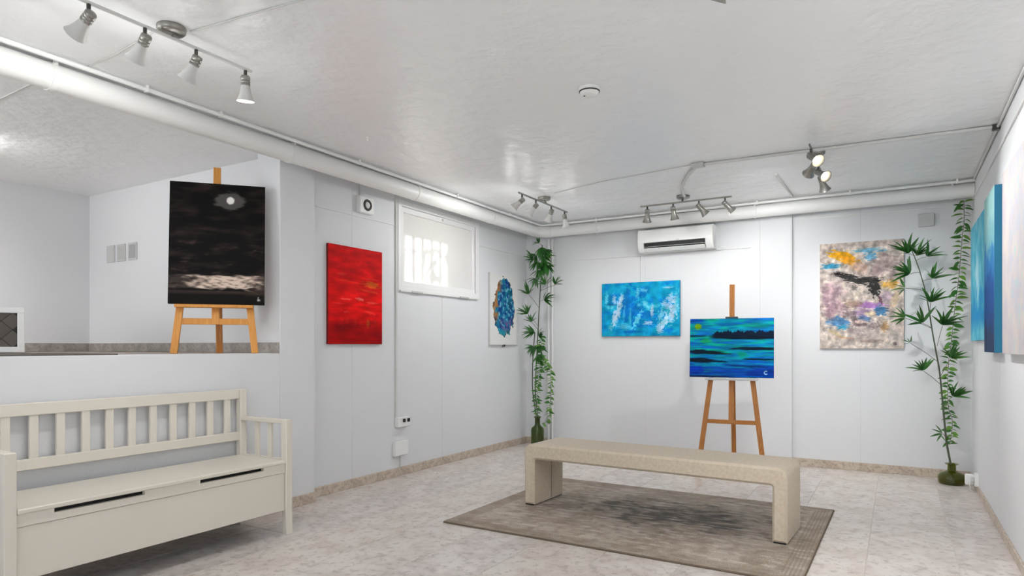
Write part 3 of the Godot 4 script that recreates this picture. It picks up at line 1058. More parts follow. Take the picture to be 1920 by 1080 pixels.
	for d in [[0.17, 0.50, 0.13, 0.16, 0.0, rgb8(168, 138, 148), 0.75], [0.2, 0.62, 0.14, 0.08, 0.0, rgb8(160, 126, 140), 0.6], [0.78, 0.22, 0.14, 0.10, 0.3, rgb8(160, 140, 140), 0.7], [0.27, 0.12, 0.14, 0.06, 0.2, rgb8(224, 160, 22), 0.95], [0.36, 0.17, 0.10, 0.05, 0.3, rgb8(216, 146, 30), 0.9], [0.48, 0.24, 0.09, 0.05, 0.4, rgb8(200, 150, 110), 0.7], [0.13, 0.215, 0.10, 0.035, 0.05, rgb8(40, 140, 180), 0.9], [0.60, 0.085, 0.15, 0.03, 0.0, rgb8(90, 160, 190), 0.8], [0.61, 0.14, 0.06, 0.05, 0.0, rgb8(80, 150, 186), 0.85], [0.84, 0.41, 0.10, 0.05, 0.0, rgb8(206, 158, 70), 0.85], [0.8, 0.52, 0.07, 0.06, 0.0, rgb8(176, 150, 176), 0.6], [0.60, 0.60, 0.16, 0.04, 0.05, rgb8(160, 110, 178), 0.85], [0.40, 0.58, 0.10, 0.05, 0.0, rgb8(140, 112, 92), 0.6], [0.52, 0.67, 0.14, 0.04, 0.0, rgb8(150, 116, 160), 0.7], [0.24, 0.75, 0.13, 0.06, 0.15, rgb8(76, 128, 176), 0.9], [0.28, 0.80, 0.06, 0.03, 0.0, rgb8(60, 160, 196), 0.9], [0.74, 0.65, 0.07, 0.06, 0.0, rgb8(52, 112, 160), 0.85], [0.55, 0.72, 0.08, 0.03, 0.3, rgb8(70, 104, 152), 0.8], [0.61, 0.675, 0.06, 0.022, 0.0, rgb8(228, 212, 170), 0.95], [0.48, 0.75, 0.08, 0.02, 0.1, rgb8(226, 196, 186), 0.9], [0.22, 0.29, 0.05, 0.025, 0.0, rgb8(40, 38, 38), 0.9], [0.31, 0.315, 0.09, 0.035, 0.25, rgb8(44, 42, 42), 0.95], [0.46, 0.36, 0.14, 0.045, 0.25, rgb8(46, 45, 45), 0.95], [0.62, 0.36, 0.10, 0.04, 0.0, rgb8(50, 48, 48), 0.95], [0.66, 0.44, 0.06, 0.10, -0.15, rgb8(46, 44, 44), 0.95], [0.73, 0.55, 0.02, 0.05, -0.3, rgb8(90, 60, 70), 0.8], [0.42, 0.43, 0.03, 0.03, 0.4, rgb8(90, 84, 82), 0.7], [0.5, 0.78, 0.10, 0.02, 0.0, rgb8(96, 76, 84), 0.7], [0.42, 0.73, 0.03, 0.05, 0.0, rgb8(80, 72, 76), 0.6], [0.78, 0.80, 0.04, 0.06, 0.3, rgb8(168, 130, 84), 0.8], [0.3, 0.90, 0.10, 0.012, 0.1, rgb8(214, 160, 130), 0.7], [0.62, 0.93, 0.12, 0.02, 0.0, rgb8(150, 128, 120), 0.6], [0.9, 0.955, 0.02, 0.022, 0.0, rgb8(110, 100, 100), 0.9], [0.6, 0.83, 0.12, 0.05, 0.0, rgb8(186, 172, 168), 0.6], [0.50, 0.25, 0.10, 0.06, 0.8, rgb8(172, 150, 142), 0.7], [0.70, 0.28, 0.09, 0.06, -0.6, rgb8(150, 128, 130), 0.7], [0.88, 0.30, 0.03, 0.12, 0.4, rgb8(140, 120, 122), 0.6], [0.12, 0.42, 0.08, 0.06, 0.6, rgb8(190, 160, 166), 0.7], [0.32, 0.50, 0.06, 0.09, 0.9, rgb8(196, 180, 172), 0.8], [0.46, 0.49, 0.07, 0.04, -0.5, rgb8(214, 200, 184), 0.85], [0.12, 0.68, 0.07, 0.05, 0.9, rgb8(150, 120, 128), 0.7], [0.36, 0.68, 0.05, 0.07, 1.2, rgb8(110, 96, 98), 0.6], [0.66, 0.79, 0.05, 0.05, 0.7, rgb8(112, 96, 100), 0.6], [0.45, 0.85, 0.12, 0.04, 0.4, rgb8(140, 124, 126), 0.55], [0.20, 0.86, 0.10, 0.02, 0.5, rgb8(196, 176, 120), 0.6], [0.90, 0.55, 0.04, 0.10, 0.3, rgb8(196, 170, 130), 0.6]]:
		dab(col, d[0], d[1], d[2], d[3], d[4], d[5], d[6], 0.75)
	scumble(col, 201, 9.0, 12.0, 0.32)
	t = picture("collage_painting", "beige mixed-media canvas with black and ochre shapes beside the bamboo", col, Vector2(0.652, 0.940), 0.022, M.canvas_edge)
	hang(t, "back", 3.367, 1.549, 0.002)
	# right wall: pale blue, deep blue, cream
	var pale := canvas_image(160, 160, func(u: float, v: float) -> Color:
		var s := n.get_noise_2d(u * 5.0, v * 4.0 + 40.0)
		var c := rgb8(70, 176, 206).lerp(rgb8(120, 200, 218), clampf(0.5 + s * 1.3, 0, 1))
		c = c.lerp(rgb8(200, 226, 236), 0.7 * smoothstep(0.18, 0.02, absf(u - 0.5 + s * 0.1)) * smoothstep(0.2, 0.4, v) * smoothstep(0.8, 0.6, v))
		c = c.lerp(rgb8(20, 130, 196), 0.8 * smoothstep(0.55, 0.75, v + s * 0.25) * smoothstep(0.95, 0.8, v))
		return c)
	t = picture("pale_blue_painting", "pale turquoise canvas hung nearest the room corner on the right wall", pale, Vector2(0.90, 0.87), 0.03, mat(rgb8(176, 184, 196), 0.7))
	hang(t, "right", 0.77, 1.575)
	var deep := canvas_image(120, 240, func(u: float, v: float) -> Color:
		var s := n.get_noise_2d(u * 4.0, v * 6.0 + 80.0)
		var k := v + s * 0.12
		var c := rgb8(150, 196, 196).lerp(rgb8(120, 176, 186), smoothstep(0.1, 0.3, k))
		c = c.lerp(rgb8(40, 120, 180), smoothstep(0.3, 0.42, k))
		c = c.lerp(rgb8(14, 80, 150), smoothstep(0.45, 0.62, k))
		return c.lerp(rgb8(22, 52, 92), smoothstep(0.68, 0.95, k)))
	t = picture("deep_blue_painting", "tall canvas fading from pale green to navy on the right wall", deep, Vector2(0.50, 0.965), 0.045, mat(rgb8(26, 120, 156), 0.6))
	hang(t, "right", 1.63, 1.545)
	var cream := canvas_image(200, 240, func(u: float, v: float) -> Color:
		var s := n.get_noise_2d(u * 4.0, v * 4.0 + 120.0)
		var c := rgb8(204, 194, 188).lerp(rgb8(188, 183, 190), clampf(0.5 + s, 0, 1))
		var k := n.get_noise_2d((u + v * 0.7) * 16.0, (v - u * 0.7) * 6.0)
		c = c.lerp(rgb8(176, 184, 206), clampf((k - 0.08) * 2.5, 0, 0.75) * smoothstep(0.22, 0.4, u) * smoothstep(0.9, 0.75, v))
		return c.lerp(rgb8(160, 200, 200), clampf((n.get_noise_2d(u * 7.0 + 5.0, v * 7.0) - 0.25) * 2.0, 0, 0.6) * smoothstep(0.3, 0.5, u)))
	t = picture("cream_painting", "cream canvas with lilac brush marks next to the tall navy canvas", cream, Vector2(0.80, 0.97), 0.035, M.canvas_edge)
	hang(t, "right", 2.52, 1.545)
	# hanging wires and hooks
	var st := mb()
	tube(st, [Vector3(1.354, 1.76, 0.036), Vector3(1.354, 2.034, 0.036)], 0.0012, 6)
	tag(put("hanging_wire", st, M.wire), "thin steel wire from the rail down to the turquoise canvas", "wire")


func build_oval_print(n: FastNoiseLite) -> void:
	var m := noise(75, 1.0, 2)
	var im := canvas_image(240, 313, func(u: float, v: float) -> Color:
		var bg := rgb8(232, 231, 229)
		var du := (u - 0.52) / (0.37 + 0.05 * (v - 0.5))
		var dv := (v - 0.46) / 0.41
		var q := sqrt(du * du + dv * dv) + n.get_noise_2d(u * 5.0, v * 7.0) * 0.20
		if q > 1.0:
			return bg
		var s := m.get_noise_2d(u * 5.0 + 30.0, v * 7.0)
		var c := rgb8(24, 122, 164).lerp(rgb8(14, 62, 130), clampf(0.5 + s * 1.8, 0, 1))
		c = c.lerp(rgb8(10, 96, 104), clampf(m.get_noise_2d(u * 5.0 + 90.0, v * 5.0) * 2.0, 0, 0.8) * smoothstep(0.4, 0.65, u) * smoothstep(0.6, 0.3, v))
		c = c.lerp(rgb8(112, 190, 212), clampf(m.get_noise_2d(u * 9.0, v * 12.0 + 60.0) * 2.4 - 0.25, 0, 0.9))
		c = c.lerp(rgb8(118, 88, 146), clampf(m.get_noise_2d(u * 7.0 + 50.0, v * 9.0) * 2.4 + 0.3, 0, 0.85) * smoothstep(0.55, 0.72, v) * smoothstep(0.3, 0.55, u))
		c = c.lerp(rgb8(40, 150, 160), 0.8 * smoothstep(0.74, 0.84, v))
		c = c.lerp(rgb8(174, 116, 62), 0.9 * smoothstep(0.62, 0.8, q + s * 0.2) * smoothstep(0.50, 0.30, u) * smoothstep(0.75, 0.55, v))
		return c.lerp(rgb8(58, 46, 36), 0.75 * smoothstep(0.88, 0.98, q) * clampf(0.45 + s * 2.4, 0, 1)))
	var t := thing("oval_print", "white print with an oval of blue and violet flecks next to the corner", "painting")
	picture("", "", im, Vector2(0.575, 0.750), 0.012, M.plastic, t, 0.25)
	var st := mb()
	box2(st, Vector3(-0.2905, -0.375, 0.0), Vector3(-0.2865, 0.375, 0.024), 0.001)
	put("frame_edge", st, M.grey_plastic, t)
	st = mb()
	box2(st, Vector3(-0.2905, -0.381, 0.0), Vector3(0.2865, -0.376, 0.024), 0.001)
	put("frame_edge", st, M.grey_plastic, t)
	st = mb()
	box2(st, Vector3(-0.012, -0.395, 0.0), Vector3(0.012, -0.372, 0.028), 0.002)
	put("clip", st, M.dark_metal, t)
	hang(t, "left", 0.551, 1.490)


# ------------------------------------------------------------------ easels

func easel(called: String, label: String, at: Vector3, turn: float, m: Material, o: Dictionary) -> Node3D:
	var t := thing(called, label, "easel", at, turn)
	var lean: float = o.lean
	var zf := func(y: float) -> float: return o.z0 - lean * y
	var st: SurfaceTool
	for s in [-1.0, 1.0]:
		st = mb()
		var top: float = o.leg_top
		var k: float = (o.w_tray - o.w_floor) / o.tray
		bar(st, Vector3(s * o.w_floor, 0.0, zf.call(0.0)), Vector3(s * (o.w_floor + k * top), top, zf.call(top)), o.wood, 0.022, Vector3.RIGHT)
		put("front_leg", st, m, t)
	st = mb()
	bar(st, Vector3(0, o.mast_foot, zf.call(o.mast_foot) - 0.004), Vector3(0, o.mast_top, zf.call(o.mast_top) - 0.004), o.wood * 1.05, 0.020, Vector3.RIGHT)
	put("mast", st, m, t)
	st = mb()
	bar(st, Vector3(0, 0, o.z0 - o.rear), Vector3(0, o.leg_top - 0.02, zf.call(o.leg_top) - 0.03), o.wood * 0.95, 0.022, Vector3.RIGHT)
	put("rear_leg", st, M.oak, t)
	st = mb()
	var wb: float = o.w_floor + (o.w_tray - o.w_floor) / o.tray * o.bar_y
	box(st, Vector3(0, o.bar_y, zf.call(o.bar_y) - 0.006), Vector3(wb * 2.0, o.bar_h, 0.018), 0.002)
	put("crossbar", st, m, t)
	st = mb()
	box(st, Vector3(0, o.tray - 0.011, zf.call(o.tray) + 0.03), Vector3(o.tray_w, 0.02, 0.075), 0.003)
	var tray := put("tray", st, m if o.tray_mat == null else o.tray_mat, t)
	tray.set_meta("label", "narrow ledge that carries the canvas")
	st = mb()
	box(st, Vector3(0, o.leg_top - 0.03, zf.call(o.leg_top - 0.03) - 0.014), Vector3(0.16, 0.05, 0.02), 0.002)
	put("head_block", st, m, t)
	return t


func on_easel(t: Node3D, e: Node3D, o: Dictionary, size: Vector2, shift := 0.0) -> void:
	# bottom edge on the tray, leaning back with the legs
	var ang: float = atan(o.lean)
	var front: float = o.z0 - o.lean * o.tray + 0.0125
	var tilt := Basis(Vector3.RIGHT, -ang)
	var base := Vector3(shift, o.tray + 0.0005, front + 0.001)
	t.transform = e.transform * Transform3D(tilt, base + tilt * Vector3(0, size.y / 2, 0))


func build_easels() -> void:
	var n := noise(83, 1.0, 4)
	var n2 := noise(84, 1.0, 2)
	# easel on the raised floor with the night picture
	var o := {"lean": 0.09, "z0": 0.06, "w_floor": 0.238, "w_tray": 0.205, "tray": 0.312, "leg_top": 0.98, "wood": 0.042, "mast_foot": 0.186, "mast_top": 1.215, "rear": 0.22, "bar_y": 0.205, "bar_h": 0.040, "tray_w": 0.46, "tray_mat": null}
	var e := easel("easel", "honey pine easel on the raised floor holding the dark moonlit canvas", Vector3(-0.155, STAGE, 3.855), deg_to_rad(48.0), M.pine, o)
	var night := canvas_image(280, 380, func(u: float, v: float) -> Color:
		var s := n2.get_noise_2d(u * 1.7, v * 7.5)
		var f := n2.get_noise_2d(u * 4.0 + 20.0, v * 22.0)
		var c := rgb8(10, 7, 6).lerp(rgb8(40, 31, 29), clampf(s * 1.1 + 0.15 + f * 0.5, 0, 1))
		c = c.lerp(rgb8(70, 56, 52), clampf((n.get_noise_2d(u * 4.0, v * 22.0 + 50.0) - 0.2) * 1.6, 0, 0.6) * smoothstep(0.35, 0.5, v))
		c = c.lerp(rgb8(8, 6, 6), 0.85 * smoothstep(0.0, 0.35, -s - 0.12))
		var hx := (u - 0.62) / 0.17
		var hy := (v - 0.14) / 0.075
		c = c.lerp(rgb8(98, 94, 92), 0.8 * smoothstep(1.15, 0.75, sqrt(hx * hx + hy * hy) + f * 0.3))
		var band := smoothstep(0.755, 0.775, v + f * 0.012) * smoothstep(0.885, 0.865, v + f * 0.025)
		var along := smoothstep(0.12, 0.42, u + n2.get_noise_2d(u * 5.0, v * 20.0) * 0.22) * smoothstep(1.0, 0.82, u + n2.get_noise_2d(u * 7.0, v * 26.0) * 0.15)
		c = c.lerp(rgb8(214, 192, 176), band * (0.25 + 0.75 * along) * clampf(0.95 + n2.get_noise_2d(u * 9.0, v * 36.0) * 0.6, 0.55, 1.0))
		c = c.lerp(rgb8(66, 54, 48), 0.7 * smoothstep(0.885, 0.895, v) * smoothstep(0.93, 0.905, v))
		c = c.lerp(rgb8(16, 11, 10), 0.8 * smoothstep(0.92, 0.935, v))
		return c)
	dab(night, 0.63, 0.135, 0.040, 0.040, 0.0, rgb8(236, 232, 228), 1.0, 0.1)
	dab(night, 0.94, 0.962, 0.018, 0.012, 0.0, rgb8(200, 196, 186), 0.9, 0.5)
	dab(night, 0.935, 0.945, 0.006, 0.016, 0.2, rgb8(180, 176, 166), 0.8, 0.3)
	var size := Vector2(0.568, 0.790)
	var t := picture("night_painting", "dark brown moonlit landscape canvas standing on the raised easel", night, size, 0.02, mat(rgb8(24, 20, 18), 0.7))
	on_easel(t, e, o, size, 0.012)
	# easel by the back wall with the seascape
	var o2 := {"lean": 0.10, "z0": 0.14, "w_floor": 0.268, "w_tray": 0.165, "tray": 0.835, "leg_top": 1.27, "wood": 0.040, "mast_foot": 0.452, "mast_top": 1.625, "rear": 0.42, "bar_y": 0.465, "bar_h": 0.034, "tray_w": 0.42, "tray_mat": M.grey_plastic}
	var e2 := easel("easel", "oak easel by the back wall holding the blue seascape", Vector3(2.435, 0, 0.80), deg_to_rad(8.0), M.oak, o2)
	var sea := canvas_image(300, 222, func(u: float, v: float) -> Color:
		var s := n.get_noise_2d(u * 1.8, v * 16.0 + 200.0)
		var c := rgb8(0, 146, 178).lerp(rgb8(0, 100, 190), clampf(0.45 + s * 1.5, 0, 1))
		c = c.lerp(rgb8(0, 176, 140), clampf(0.1 + n.get_noise_2d(u * 2.4 + 7.0, v * 13.0) * 1.8, 0, 0.9) * smoothstep(0.75, 0.55, v))
		c = c.lerp(rgb8(0, 64, 170), 0.85 * smoothstep(0.74, 0.84, v + s * 0.1))
		c = c.lerp(rgb8(0, 118, 140), clampf(n.get_noise_2d(u * 2.0 + 60.0, v * 22.0) * 1.5, 0, 0.8) * smoothstep(0.74, 0.9, v))
		# far wooded shore
		var crest := 0.275 - 0.05 * smoothstep(0.25, 0.34, u) - 0.03 * absf(sin(u * 24.0)) * smoothstep(0.25, 0.4, u) + n.get_noise_2d(u * 40.0, 3.0) * 0.025
		c = c.lerp(rgb8(10, 22, 44), 0.95 * smoothstep(crest, crest + 0.03, v) * smoothstep(0.355, 0.325, v) * smoothstep(0.2, 0.32, u))
		return c)
	var K := rgb8(6, 22, 34)
	for d in [[0.10, 0.135, 0.040, 0.034, 0.0, rgb8(126, 178, 28), 1.0, 0.4], [0.08, 0.03, 0.10, 0.014, 0.0, rgb8(0, 60, 150), 0.8, 0.5], [0.45, 0.10, 0.12, 0.018, 0.0, rgb8(0, 110, 180), 0.7, 0.5], [0.80, 0.12, 0.16, 0.03, 0.0, rgb8(0, 146, 124), 0.7, 0.5], [0.20, 0.38, 0.07, 0.028, 0.0, rgb8(20, 160, 90), 0.85, 0.5], [0.35, 0.45, 0.10, 0.02, 0.0, rgb8(0, 160, 130), 0.7, 0.5], [0.72, 0.335, 0.32, 0.016, 0.0, K, 0.9, 0.4], [0.10, 0.30, 0.14, 0.010, 0.0, K, 0.7, 0.5], [0.72, 0.515, 0.24, 0.018, 0.0, K, 0.9, 0.4], [0.88, 0.52, 0.16, 0.014, 0.0, K, 0.85, 0.4], [0.17, 0.575, 0.20, 0.026, 0.03, K, 0.92, 0.4], [0.36, 0.60, 0.14, 0.010, 0.05, K, 0.8, 0.4], [0.12, 0.715, 0.20, 0.026, 0.03, K, 0.92, 0.4], [0.32, 0.73, 0.12, 0.012, 0.04, K, 0.8, 0.4], [0.85, 0.695, 0.20, 0.010, 0.02, K, 0.85, 0.4], [0.70, 0.81, 0.20, 0.008, 0.04, rgb8(0, 50, 80), 0.85, 0.4], [0.05, 0.88, 0.12, 0.05, 0.0, rgb8(0, 52, 176), 0.8, 0.5], [0.85, 0.92, 0.18, 0.05, 0.0, rgb8(0, 50, 150), 0.8, 0.5], [0.20, 0.985, 0.3, 0.010, 0.0, K, 0.7, 0.3], [0.64, 0.62, 0.06, 0.03, 0.0, rgb8(0, 150, 110), 0.7, 0.5]]:
		dab(sea, d[0], d[1], d[2], d[3], d[4], d[5], d[6], d[7])
	# the painter's pale mark in the lower right corner
	for k in 11:
		var a := 0.9 + k * 0.44
		dab(sea, 0.91 + cos(a) * 0.018, 0.915 + sin(a) * 0.026, 0.007, 0.007, 0.0, rgb8(150, 196, 226), 0.9, 0.0)
	size = Vector2(0.672, 0.500)
	scumble(sea, 204, 3.0, 20.0, 0.28)
	t = picture("seascape_painting", "blue and green seascape canvas standing on the easel by the back wall", sea, size, 0.02, mat(rgb8(16, 52, 96), 0.7))
	on_easel(t, e2, o2, size, -0.004)
	# clamp that holds the canvas from above
	var top_y := o2.tray as float + size.y * cos(atan(o2.lean))
	var st := mb()
	box(st, Vector3(0, top_y + 0.010, (o2.z0 as float) - (o2.lean as float) * top_y + 0.014), Vector3(0.10, 0.014, 0.05), 0.002)
	put("canvas_clamp", st, M.dark_metal, e2)


# ------------------------------------------------------------------ fittings on walls and ceiling

func build_fittings() -> void:
	var st: SurfaceTool
	var t: Node3D
	# air conditioner
	t = thing("air_conditioner", "white split air conditioner high on the back wall with a black outlet", "air conditioner", Vector3(1.76, 2.045, 0.0305))
	var hw := 0.372
	st = mb()
	var side := Transform3D(Basis(Vector3(0, 0, 1), Vector3(0, 1, 0), Vector3(1, 0, 0)), Vector3.ZERO)
	extrude(st, [Vector2(0.0, 0.0), Vector2(0.0, 0.228), Vector2(0.15, 0.228), Vector2(0.172, 0.216), Vector2(0.182, 0.19), Vector2(0.184, 0.090), Vector2(0.130, 0.086), Vector2(0.09, 0.0)], -hw, hw, 0.004, side)
	put("casing", st, M.plastic, t)
	for s in [-1.0, 1.0]:
		st = mb()
		extrude(st, [Vector2(0.085, 0.0), Vector2(0.125, 0.0), Vector2(0.168, 0.034), Vector2(0.184, 0.092), Vector2(0.085, 0.092)], s * hw - 0.072 if s > 0 else -hw, hw if s > 0 else -hw + 0.060, 0.003, side)
		put("end_cheek", st, M.plastic, t)
	st = mb()
	extrude(st, [Vector2(0.088, 0.012), Vector2(0.128, 0.0845), Vector2(0.160, 0.0865), Vector2(0.160, 0.050), Vector2(0.10, 0.012)], -hw + 0.061, hw - 0.073, 0.0, side, false)
	put("outlet", st, M.dark, t)
	st = mb()
	extrude(st, [Vector2(0.130, 0.006), Vector2(0.176, 0.034), Vector2(0.179, 0.030), Vector2(0.133, 0.001)], -hw + 0.063, hw - 0.075, 0.0008, side, false)
	put("flap", st, M.plastic, t)
	st = mb()
	box2(st, Vector3(-hw + 0.063, 0.0475, 0.158), Vector3(hw - 0.075, 0.0500, 0.174))
	put("vane", st, M.grey_plastic, t)
	st = mb()
	box2(st, Vector3(0.02, 0.098, 0.1835), Vector3(0.05, 0.104, 0.1855))
	put("badge", st, M.grey_plastic, t)
	# extractor vent on the left wall
	t = thing("wall_vent", "square white vent with a dark round ring left of the window", "vent", Vector3(0.0, 2.212, 2.669), PI / 2)
	st = mb()
	box2(st, Vector3(-0.080, -0.066, 0.0), Vector3(0.080, 0.066, 0.045), 0.006)
	put("housing", st, M.plastic, t)
	st = mb()
	lathe(st, [Vector2(0.026, 0.045), Vector2(0.028, 0.052), Vector2(0.043, 0.052), Vector2(0.046, 0.045)], Transform3D(Basis(Vector3.RIGHT, PI / 2), Vector3.ZERO), 28)
	put("ring", st, M.dark, t)
	st = mb()
	lathe(st, [Vector2(0.027, 0.045), Vector2(0.020, 0.054), Vector2(0.0, 0.058)], Transform3D(Basis(Vector3.RIGHT, PI / 2), Vector3.ZERO), 24)
	put("grille_centre", st, M.plastic, t)
	st = mb()
	tube(st, [Vector3(-0.045, 0.066, 0.008), Vector3(-0.045, 0.20, 0.008)], 0.006, 8)
	put("cable", st, M.conduit, t)
	# trunking down the left wall with its boxes
	st = mb()
	box2(st, Vector3(0.0, 0.495, 2.274), Vector3(0.016, CEIL, 2.292), 0.002)
	tag(put("wall_trunking", st, M.conduit), "slim white cable trunking running down beside the window", "trunking")
	st = mb()
	box2(st, Vector3(0.0, 0.072, 2.222), Vector3(0.012, 0.178, 2.236), 0.002)
	tag(put("floor_trunking", st, M.conduit), "short cable trunking from the skirting up to the blank box", "trunking")
	t = thing("socket_outlet", "white socket box with two dark plugs below the trunking", "socket", Vector3(0.0, 0.455, 2.22), PI / 2)
	st = mb()
	box2(st, Vector3(-0.075, -0.038, 0.0), Vector3(0.080, 0.042, 0.040), 0.004)
	put("socket_box", st, M.plastic, t)
	for x in [-0.005, 0.052]:
		st = mb()
		box2(st, Vector3(x - 0.014, 0.000, 0.040), Vector3(x + 0.014, 0.030, 0.054), 0.004)
		put("plug", st, M.dark, t)
	t = thing("junction_box", "blank white box on the left wall just above the skirting", "box", Vector3(0.0, 0.235, 2.243), PI / 2)
	st = mb()
	box2(st, Vector3(-0.080, -0.058, 0.0), Vector3(0.085, 0.062, 0.035), 0.004)
	put("cover", st, M.plastic, t)
	st = mb()
	box2(st, Vector3(-0.081, -0.068, 0.0), Vector3(0.030, -0.059, 0.030), 0.002)
	put("rim", st, M.conduit, t)
	# shallow box on the back wall near the ivy
	t = thing("thermostat", "pale grey square plate on the back wall beside the ivy", "thermostat", Vector3(3.853, 2.163, 0.0))
	st = mb()
	box2(st, Vector3(-0.058, -0.055, 0.0), Vector3(0.058, 0.055, 0.022), 0.004)
	put("cover", st, M.grey_plastic, t)
	# sockets low on the right wall
	t = thing("socket_outlet", "white adaptor plugged in low on the right wall beside the squat vase", "socket", Vector3(ROOM_X - 0.012, 0.0, 0.49), -PI / 2)
	st = mb()
	box2(st, Vector3(-0.05, 0.045, -0.012), Vector3(0.05, 0.135, 0.014), 0.003)
	put("socket_box", st, M.plastic, t)
	st = mb()
	box2(st, Vector3(-0.045, 0.045, 0.014), Vector3(-0.005, 0.125, 0.070), 0.006)
	put("adaptor", st, M.plastic, t)
	st = mb()
	box2(st, Vector3(0.012, 0.075, 0.014), Vector3(0.042, 0.110, 0.040), 0.006)
	put("plug", st, M.grey_plastic, t)
	st = mb()
	tube(st, [Vector3(0.027, 0.09, 0.036), Vector3(0.03, 0.05, 0.045), Vector3(0.032, 0.012, 0.04), Vector3(0.06, 0.006, 0.02)], 0.004, 8)
	put("cable", st, M.conduit, t)
	# smoke detector
	t = thing("smoke_detector", "round white smoke detector in the middle of the ceiling", "smoke detector", Vector3(2.288, CEIL, 3.443))
	st = mb()
	lathe(st, [Vector2(0.054, 0.0), Vector2(0.054, -0.012), Vector2(0.050, -0.022), Vector2(0.044, -0.034), Vector2(0.030, -0.040), Vector2(0.0, -0.042)], Transform3D.IDENTITY, 36)
	put("housing", st, M.plastic, t)
	st = mb()
	lathe(st, [Vector2(0.0505, -0.017), Vector2(0.0535, -0.0175), Vector2(0.0535, -0.021), Vector2(0.048, -0.024)], Transform3D.IDENTITY, 36)
	put("slot_ring", st, M.dark_metal, t)
	st = mb()
	lathe(st, [Vector2(0.005, 0.0), Vector2(0.005, -0.003), Vector2(0.0, -0.004)], Transform3D(Basis.IDENTITY, Vector3(-0.022, -0.039, 0.012)), 10)
	put("indicator", st, M.dark, t)
	t = thing("ceiling_hook", "tiny white hook in the ceiling", "hook", Vector3(0.767, CEIL, 3.436))
	st = mb()
	lathe(st, [Vector2(0.012, 0.0), Vector2(0.012, -0.006), Vector2(0.005, -0.010), Vector2(0.005, -0.03), Vector2(0.0, -0.032)], Transform3D.IDENTITY, 12)
	put("stem", st, M.plastic, t)
	# surface conduits on the ceiling
	var runs := [
		["thick white conduit crossing the ceiling from the right wall to the junction box", [Vector3(ROOM_X, 2.409, 1.70), Vector3(2.43, 2.409, 1.775)], 0.011],
		["thin cable crossing the ceiling from the junction box towards the window wall", [Vector3(2.40, 2.4165, 1.78), Vector3(1.6, 2.4165, 1.66), Vector3(1.10, 2.4165, 1.50)], 0.0035],
		["curved white conduit from the ceiling junction box down to the back spot rail", [Vector3(2.385, 2.405, 1.76), Vector3(2.27, 2.405, 1.55), Vector3(2.12, 2.405, 1.2), Vector3(2.06, 2.405, 0.95), Vector3(2.04, 2.405, 0.80)], 0.012],
		["short white conduit on the ceiling ending at the back wall pipe", [Vector3(2.846, 2.411, 1.203), Vector3(2.854, 2.411, 0.33)], 0.009],
		["thin cable leaving the canopy of the near spot rail across the ceiling", [Vector3(1.10, 2.4165, 4.85), Vector3(1.68, 2.4165, 4.787), Vector3(2.6, 2.4165, 4.70)], 0.0035],
		["thin cable on the ceiling between the near spot rail and the thick pipe", [Vector3(0.99, 2.4165, 4.93), Vector3(0.60, 2.4165, 4.89), Vector3(0.35, 2.4165, 4.887)], 0.0035],
		["thin cable on the ceiling of the raised room", [Vector3(0.06, 2.4165, 4.93), Vector3(-0.088, 2.4165, 4.927), Vector3(-0.62, 2.4165, 4.91)], 0.0035],
		["thin grey conduit along the top of the right wall", [Vector3(ROOM_X - 0.012, 2.405, 0.25), Vector3(ROOM_X - 0.012, 2.405, 6.5)], 0.008]]
	for r in runs:
		st = mb()
		tube(st, r[1], r[2], 8)
		tag(put("ceiling_conduit", st, M.conduit), r[0], "conduit", "surface conduits")
	t = thing("ceiling_junction_box", "small grey junction box where the ceiling conduits meet", "box", Vector3(2.405, CEIL, 1.782))
	st = mb()
	box2(st, Vector3(-0.045, -0.028, -0.035), Vector3(0.045, 0.0, 0.035), 0.005)
	put("cover", st, M.grey_plastic, t)
	t = thing("conduit_clip", "dark clip where the conduit meets the right wall", "clip", Vector3(ROOM_X - 0.02, 2.40, 1.70))
	st = mb()
	box2(st, Vector3(-0.02, -0.012, -0.02), Vector3(0.02, 0.02, 0.02), 0.004)
	put("body", st, M.dark_metal, t)


# ------------------------------------------------------------------ spot rails

